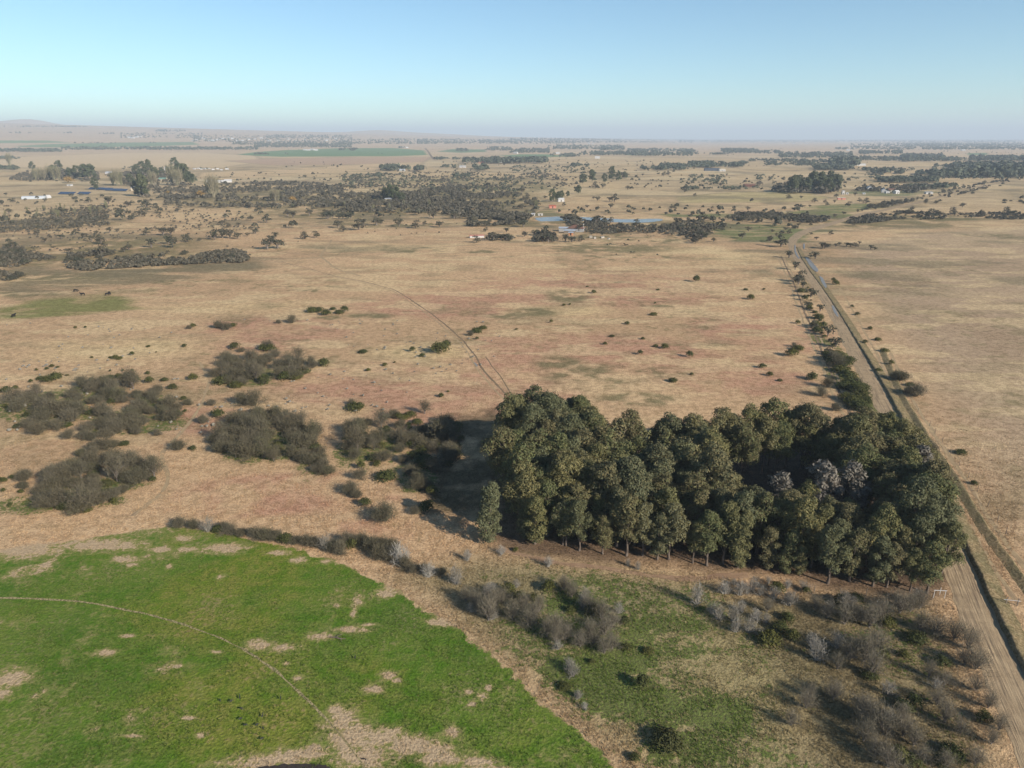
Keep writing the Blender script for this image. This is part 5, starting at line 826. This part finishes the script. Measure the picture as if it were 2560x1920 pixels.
house("plain_farmhouse", 1157, 419, 0, 16, 9, 3.2, 1.8, M_WHITE, M_GREYW, "white farmhouse among low trees in the far middle plain", 'house', None, 'gable', 2)
house("plain_farmhouse", 1006, 428, 0, 12, 7, 3, 1.5, M_WHITE, M_ZINC, "white farmhouse beside the dark tree pair in the far plain", 'house', None, 'gable', 2)
house("plain_farmhouse", 1204, 408, 0, 16, 9, 3.2, 1.8, M_PINK, M_REDR, "far house with red roof behind the straight gum belt", 'house', None, 'gable', 2)
def arch(bm, L, W, Hh, n=12):
    A, B = [], []
    for i in range(n + 1):
        a = math.pi * i / n; A.append(bm.verts.new((-L / 2, -math.cos(a) * W / 2, math.sin(a) ** .8 * Hh))); B.append(bm.verts.new((L / 2, -math.cos(a) * W / 2, math.sin(a) ** .8 * Hh)))
    for i in range(n): bm.faces.new((A[i], B[i], B[i + 1], A[i + 1]))
    bm.faces.new(A[::-1]); bm.faces.new(B)
g = rootat("tunnel_shed", 86, 497, math.radians(14), "long white arched tunnel shed on the dry farm plot", "greenhouse"); bmesh_of("cover", M_FILM, lambda bm: arch(bm, 25, 8, 3.4), g); bmesh_of("door", M_WHITE, lambda bm: bxm(bm, 13.5, 13.62, -1.6, 1.6, 0, 3.0), g)
g = rootat("tunnel_shed", 118, 495, math.radians(80), "short bright white tunnel shed at the end of the long one", "greenhouse"); bmesh_of("cover", M_WHITE, lambda bm: arch(bm, 7, 6, 3.6), g); bmesh_of("door", M_GREYW, lambda bm: bxm(bm, -3.62, -3.5, -1.2, 1.2, 0, 2.6), g)
for k, (px, py, L, lab) in enumerate(((168, 486, 12, "blue panel table standing alone nearest the white tunnel shed"), (211, 486, 9, "short blue panel table beside the lone one"), (240, 474, 11, "blue panel table behind the dark round farm tree"), (262, 475, 12, "blue panel table in the middle of the back row"), (285, 477, 12, "blue panel table next to the cream farm store's bushes"), (303, 478, 10, "blue panel table at the end of the back row by the gums"))):
    g = rootat("panel_table", px, py, math.radians(-12), lab, "solar panel", "blue panel tables")
    def pan(bm, L=L):
        v = [bm.verts.new(q) for q in ((-L, -3, .7), (L, -3, .7), (L, 3, 3.0), (-L, 3, 3.0), (-L, -3, .78), (L, -3, .78), (L, 3, 3.08), (-L, 3, 3.08))]
        for f in ((3, 2, 1, 0), (4, 5, 6, 7), (0, 1, 5, 4), (1, 2, 6, 5), (2, 3, 7, 6), (3, 0, 4, 7)): bm.faces.new([v[i] for i in f])
    bmesh_of("panel", M_BLUE, pan, g)
    for sx in (-.8, .8): bmesh_of("leg", M_GREYW, lambda bm: (bxm(bm, sx * L - .08, sx * L + .08, 1.9, 2.06, 0, 2.55)), g)
# the far settlement: houses of a few pixels each, wall and roof only
def cot(bm): 
    bxm(bm, -6, 6, -4, 4, 0, 3.2); P = [(-4.4, 3.22), (4.4, 3.22), (0, 5.2)]; A = [bm.verts.new((-6.4, y, z)) for y, z in P]; B = [bm.verts.new((6.4, y, z)) for y, z in P]
    bm.faces.new(A); bm.faces.new(B[::-1])
    for i in range(3): bm.faces.new((A[i], B[i], B[(i + 1) % 3], A[(i + 1) % 3]))
bm = bmesh.new(); cot(bm); bmesh.ops.recalc_face_normals(bm, faces=bm.faces[:]); cm = bpy.data.meshes.new("small_house"); bm.to_mesh(cm); bm.free(); cm.materials.append(M_WHITE)
rr = random.Random(3)
for L, s, lab, grp in (
    ([(1250, 368), (1275, 366), (1295, 370), (1318, 368), (1345, 366), (1370, 372), (1400, 368), (1425, 374), (1460, 370)], .5, "tiny white hut in the settlement beyond the farm gums", "white huts beyond the farm"),
    ([(1350, 455), (1372, 456), (1395, 455), (1420, 454), (1445, 454), (1468, 452)], .8, "tiny pale hut in the line on the dry slope", "pale huts in a line"),
    ([(830, 168), (855, 172), (880, 165), (905, 160), (1240, 188), (1265, 185), (1300, 172), (1320, 176), (1350, 190), (1370, 188), (1400, 184), (1430, 176), (1470, 170), (1495, 176), (1530, 190), (1560, 186), (1600, 180), (1640, 176), (1680, 172), (1730, 190), (1790, 186), (1850, 178), (1900, 190), (1960, 182), (2030, 178), (2100, 186), (2160, 176)], 1.7, "tiny white house in the far town at the haze line", "white houses of the far town"),
    ([(1960, 247), (1985, 248), (2010, 246), (2035, 249)], 1.5, "small white barn by the far green crop circle", "white barns at the crop circle")):
    for x, y in L:
        q = at(x / 2.572, 280 + y / 2.572); o = tag(link("small_house", cm, None, (q[0], q[1], float(hgt(*q))), rr.uniform(-.5, .5), s * rr.uniform(.8, 1.2)), lab, "house", grp)
for L, s, lab, grp in (
    ([(1130, 268), (1600, 205), (1625, 208), (1020, 325), (1040, 326), (1400, 270), (1140, 260), (1655, 300), (400, 230), (430, 232)], 1.3, "tiny white house among the far tree belts beyond the pond", "white houses in the far belts"),):
    for x, y in L:
        q = at(850 + x / 2.572, 280 + y / 2.572); tag(link("small_house", cm, None, (q[0], q[1], float(hgt(*q))), rr.uniform(-.5, .5), s * rr.uniform(.8, 1.2)), lab, "house", grp)
for x, y in [(655, 206), (690, 204), (730, 206), (780, 207), (815, 206), (1400, 180), (1470, 178), (1500, 181), (1560, 180), (1080, 250), (1530, 190), (1700, 186), (2050, 205), (1820, 250)]:
    q = at(1700 + x / 2.572, 280 + y / 2.572); tag(link("small_house", cm, None, (q[0], q[1], float(hgt(*q))), rr.uniform(-.5, .5), 1.6 * rr.uniform(.8, 1.2)), "tiny white house on the skyline beyond the road", "house", "white houses on the skyline")
# -- white pole frame at the grove's corner, rail gate over the road, stake
g = rootat("pole_frame", 2347, 1495, math.radians(-4), "white pole frame of two posts and crossbar at the grove corner", "gate")
for x, y in ((-.85, 0), (.85, 0), (.55, .9)): bmesh_of("post", M_WHITE, lambda bm: bxm(bm, x - .03, x + .03, y - .03, y + .03, -.05, 1.38), g)
bmesh_of("crossbar", M_WHITE, lambda bm: bxm(bm, -1.0, 1.0, -.045, .045, 1.381, 1.46), g)
g = rootat("rail_gate", 2527, 1512, math.radians(-12), "white rail between two dark posts across the road bank", "gate")
bmesh_of("rail", M_FILM, lambda bm: bxm(bm, -1.2, 1.2, -.12, -.071, .88, .94), g)
for x in (-.7, .9): bmesh_of("post", M_WOOD, lambda bm: bxm(bm, x - .07, x + .07, -.07, .07, -.05, 1.3), g)
def post_mesh():
    V, F = tubes([([(0, 0, -.1), (.01, 0, .7), (0, .01, 1.35)], [.06, .055, .05])], 7); return mesh_np("fence_post", V, F, M_WOOD, smooth_=True)
pm = post_mesh(); fl = [at(*p) for p in ((1875, 1470), (1990, 1478), (2085, 1488), (2170, 1482), (2250, 1500), (2330, 1500))]; fq, _ = resample(fl, 5.0)
for i, q in enumerate(fq): tag(link("fence_post", pm, None, (q[0], q[1], 0), i * .7, rnd.uniform(.85, 1.1)), f"weathered fence post below the grove, {ordinal(len(fq) - i)} from the white frame", "fence post", "fence posts below the grove")
fl = [at(*p) for p in ((2290, 1030), (2380, 1140), (2480, 1290), (2556, 1410))]; fq, _ = resample(fl, 6.0)
for i, q in enumerate(fq): tag(link("fence_post", pm, None, (q[0] + .5, q[1], 0), i * .9, rnd.uniform(.85, 1.1)), f"weathered fence post on the far verge track, {ordinal(len(fq) - i)} from the frame edge", "fence post", "fence posts on the verge")
# -- timber stacks and scrap by the old farmhouse
for k, (px, py, n, L, lab) in enumerate(((1477, 595, 6, 2.4, "upright pale timber stack nearest the old farmhouse"), (1487, 597, 5, 2.0, "dark and white timber stack in the middle of the yard scrap"), (1506, 595, 4, 3.4, "low wide grey timber stack in the farmhouse yard"), (1522, 598, 3, 3.0, "low brown board stack farthest from the old farmhouse"))):
    g = rootat("timber_stack", px, py, math.radians(20 * k), lab, "timber stack", "timber stacks in the yard")
    for i in range(n): bmesh_of("board", (M_CREAM, M_WOOD, M_GREYW)[(i + k) % 3], lambda bm: bxm(bm, -L / 2 + .1 * (i % 2), L / 2 - .15 * (i % 3), -.6 + .05 * i, .6 + .04 * i, i * .26 + .002, i * .26 + .25), g)
# -- fallen branch and mud in the green field
V, F = tubes([([(-1.2, 0, .1), (-.3, .1, .16), (.6, -.05, .14), (1.3, .15, .1)], [.09, .11, .09, .04]), ([(-.2, .1, .15), (.1, .5, .3), (.5, .8, .22)], [.06, .05, .02]), ([(.5, 0, .14), (.8, -.4, .2), (1.0, -.6, .1)], [.05, .04, .02])], 6)
p = at(843, 1597); tag(link("fallen_branch", mesh_np("fallen_branch", V, F, M_BARK, smooth_=True), None, (p[0], p[1], 0), -.2), "dark fallen branch on the bare streak in the green field", "branch")
def mud(name, pts, seed):
    P = np.array([at(*p) for p in pts]); Q, s = resample(np.vstack([P, P[:1]]), .4); r_ = random.Random(seed); bm = bmesh.new(); vs = [bm.verts.new((q[0] + r_.uniform(-.12, .12), q[1] + r_.uniform(-.12, .12), .026)) for q in Q[:-1]]; f = bm.faces.new(vs)
    bm.normal_update()
    if f.normal.z < 0: f.normal_flip()
    bmesh.ops.triangulate(bm, faces=[f]); me = bpy.data.meshes.new(name); bm.to_mesh(me); bm.free(); me.materials.append(M_MUD); structure(name, me)
mud("mud", [(640, 1918), (700, 1911), (770, 1908), (830, 1912), (840, 1925), (760, 1940), (650, 1935)], 1); mud("mud", [(895, 1893), (910, 1886), (922, 1892), (930, 1905), (918, 1912), (902, 1904)], 2)
# -- cattle: one skinned body each
def skin(name, verts, edges, rad, mat, root=0, sub=2):
    me = bpy.data.meshes.new(name); me.from_pydata(verts, edges, []); me.materials.append(mat); o = bpy.data.objects.new(name, me); C.objects.link(o)
    m = o.modifiers.new("skin", 'SKIN'); m.use_smooth_shade = True
    for i, v in enumerate(me.skin_vertices[0].data): r = rad[i]; v.radius = r if hasattr(r, '__len__') else (r, r); v.use_root = i == root
    s = o.modifiers.new("sub", 'SUBSURF'); s.levels = s.render_levels = sub
    dg = bpy.context.evaluated_depsgraph_get(); me2 = bpy.data.meshes.new_from_object(o.evaluated_get(dg)); me2.name = name; bpy.data.objects.remove(o); return me2
def cow_mesh(graze):
    hz = (.45, 1.12) if graze else (1.42, 1.25)
    v = [(-.75, 0, 1.12), (-.25, 0, 1.05), (.3, 0, 1.05), (.72, 0, 1.15), (1.0, 0, 1.05 if graze else 1.32), (1.25, 0, hz[0] + .18 if graze else 1.45), (1.5, 0, hz[0] if graze else 1.32),
         (-.72, .2, .85), (-.82, .21, .5), (-.74, .21, .04), (-.72, -.2, .85), (-.82, -.21, .5), (-.74, -.21, .04), (.62, .19, .8), (.6, .2, .45), (.62, .2, .04), (.62, -.19, .8), (.6, -.2, .45), (.62, -.2, .04), (-.98, 0, 1.1), (-1.05, 0, .6), (1.2, .2, (hz[0] + .3) if graze else 1.5), (1.2, -.2, (hz[0] + .3) if graze else 1.5)]
    e = [(0, 1), (1, 2), (2, 3), (3, 4), (4, 5), (5, 6), (0, 7), (7, 8), (8, 9), (0, 10), (10, 11), (11, 12), (3, 13), (13, 14), (14, 15), (3, 16), (16, 17), (17, 18), (0, 19), (19, 20), (5, 21), (5, 22)]
    r = [(.3, .34), (.34, .4), (.34, .4), (.28, .36), (.17, .22), .14, .09, .17, .08, .055, .17, .08, .055, .13, .07, .055, .13, .07, .055, .05, .03, .05, .05]
    return skin("cow", v, e, r, M_BLACK, 1)
cms = [cow_mesh(True), cow_mesh(False)]
for k, (px, py, rz, lab) in enumerate(((190, 730, 10, "black cow grazing at the top edge of the pasture strip"), (207, 739, 190, "black cow grazing just below the edge of the pasture strip"), (269, 739, 15, "black cow standing near the tip of the pasture strip"), (35, 793, 80, "black cow walking at the near side of the pasture strip"), (274, 736, 140, "black cow grazing close behind the one at the strip's tip"))):
    p = at(px, py); tag(link("cow", cms[k % 2], None, (p[0], p[1], 0), math.radians(rz)), lab, "cow", "black cattle on the pasture strip")
def bird_mesh(up):
    v = [(-.22, 0, .36), (-.05, 0, .38), (.1, 0, .40), (.18, 0, .5 if up else .36), (.2, 0, .64 if up else .22), (.24, 0, .68 if up else .14), (.42, 0, .62 if up else .02), (0, .05, .3), (.02, .05, .15), (0, .05, .0), (0, -.05, .3), (.02, -.05, .15), (0, -.05, .0), (-.36, 0, .32), (.06, .05, .005), (.06, -.05, .005)]
    e = [(0, 1), (1, 2), (2, 3), (3, 4), (4, 5), (5, 6), (1, 7), (7, 8), (8, 9), (1, 10), (10, 11), (11, 12), (0, 13), (9, 14), (12, 15)]
    r = [.08, .12, .09, .045, .035, .045, .012, .03, .014, .014, .03, .014, .014, .035, .01, .01]
    return skin("bird", v, e, r, M_PLUME, 1)
bms = [bird_mesh(True), bird_mesh(False)]
BL = [(551, 1754, 1, 120, "dark long-billed bird beside the pale stony spot, outermost of the flock"), (579, 1756, 1, 60, "dark long-billed bird between the pale stony spot and the flock"), (600, 1747, 0, 100, "dark upright bird alone at the top of the flock"), (702, 1749, 0, 110, "dark upright bird standing well apart, nearest the pivot track"), (604, 1775, 1, 0, "dark stooping bird just below the upright one"), (602, 1800, 1, 50, "dark broad-backed bird on the yellowish tuft"), (657, 1793, 0, 80, "dark upright bird above the pair of stooping ones"), (643, 1815, 1, 60, "dark stooping bird in the middle of the flock"), (615, 1816, 1, 20, "greyish bird feeding below the broad-backed one"), (658, 1824, 1, 130, "dark bird feeding just past the middle of the flock"), (656, 1850, 1, 50, "dark stooping bird lowest in the flock, near the mud"), (888, 1647, 0, 90, "dark upright bird alone across the pivot track")]
for px, py, v, rz, lab in BL:
    p = at(px, py); tag(link("bird", bms[v], None, (p[0], p[1], .02), math.radians(rz), .85), lab, "bird", "dark birds feeding on the green field")
# ---------------------------------------------------------------- grass tufts
def tufts(name, n, xr, yr, seed, sel, size):
    rg = np.random.default_rng(seed); y = yr[0] * (yr[1] / yr[0]) ** rg.random(n); x = (rg.random(n) * 2 - 1) * (y * .74 + 8)
    col, gs, bare, mx = fields(x, y); keep, c, hh = sel(rg, x, y, col, gs, bare, mx)
    x, y, c, hh = x[keep], y[keep], c[keep], hh[keep]; n = len(x); B = 4
    a = rg.random((n, B)) * 6.28; ln = hh[:, None] * rg.uniform(.6, 1.2, (n, B)); sp = rg.uniform(.15, .6, (n, B)) * ln; w_ = hh[:, None] * rg.uniform(.12, .22, (n, B))
    bx = x[:, None] + rg.normal(0, .3, (n, B)) * hh[:, None]; by = y[:, None] + rg.normal(0, .3, (n, B)) * hh[:, None]; ux, uy = -np.sin(a), np.cos(a)
    V = np.stack([np.stack([bx - ux * w_, by - uy * w_, bx * 0 - .02], -1), np.stack([bx + ux * w_, by + uy * w_, bx * 0 - .02], -1), np.stack([bx + np.cos(a) * sp, by + np.sin(a) * sp, ln], -1)], 2).reshape(-1, 3)
    cc = np.repeat(np.repeat((c * rg.uniform(.8, 1.2, (n, 1)))[:, None, :], B, 1)[:, :, None, :], 3, 2).reshape(-1, 3)
    t = NT(name + "_blade"); m = t.surf(t.attr('gcol', 'Color'), .9, .05, transl=.25)
    return tag(link(name, mesh_np(name, V, np.arange(len(V)).reshape(-1, 3), m, {'gcol': cc})), kind='stuff')
rl = np.array(road_l[:18]); rrp = np.array(road_r[:18])
def on_road(x, y): return (x > np.interp(y, rl[:, 1], rl[:, 0]) - .2) & (x < np.interp(y, rrp[:, 1], rrp[:, 0]) + .6)
lit_poly = LITTER
def dry_sel(rg, x, y, col, gs, bare, mx):
    dry = (gs < -.3) | ((bare > .15) & (gs > 0) & (rg.random(len(x)) < .25)); inl = sd_poly(x, y, lit_poly) > -1
    keep = dry & (rg.random(len(x)) < 1 - smooth(105, 185, y)) & ~on_road(x, y) & ~(inl & (rg.random(len(x)) < .8)) & (fbm(x, y, 3, 91) > .40)
    c = np.where(((bare > .1) & (gs > 0))[:, None], np.array([.42, .315, .19]), col * np.array([1.0, 1.0, .98]))
    g = (mx > .25) & (rg.random(len(x)) < mx * .75) & (gs < 0); c[g] = np.array([.10, .145, .026])
    return keep, c, .15 + .15 * rg.random(len(x)) * np.clip(y / 100, .8, 1.4)
def green_sel(rg, x, y, col, gs, bare, mx):
    keep = (rg.random(len(x)) < 1 - smooth(85, 130, y)) & (gs > .2) & (bare < .1) & (fbm(x, y, 4, 95) > .42); c = np.tile(np.array([.088, .130, .022]), (len(x), 1)) * rg.uniform(.75, 1.1, (len(x), 1)); s = rg.random(len(x)) < .04; c[s] = np.array([.2, .17, .08])
    return keep, c, .12 + .12 * rg.random(len(x))
tufts("dry_grass", 150000, None, (58, 190), 1, dry_sel, .3)
tufts("green_grass", 60000, None, (58, 135), 2, green_sel, .15)
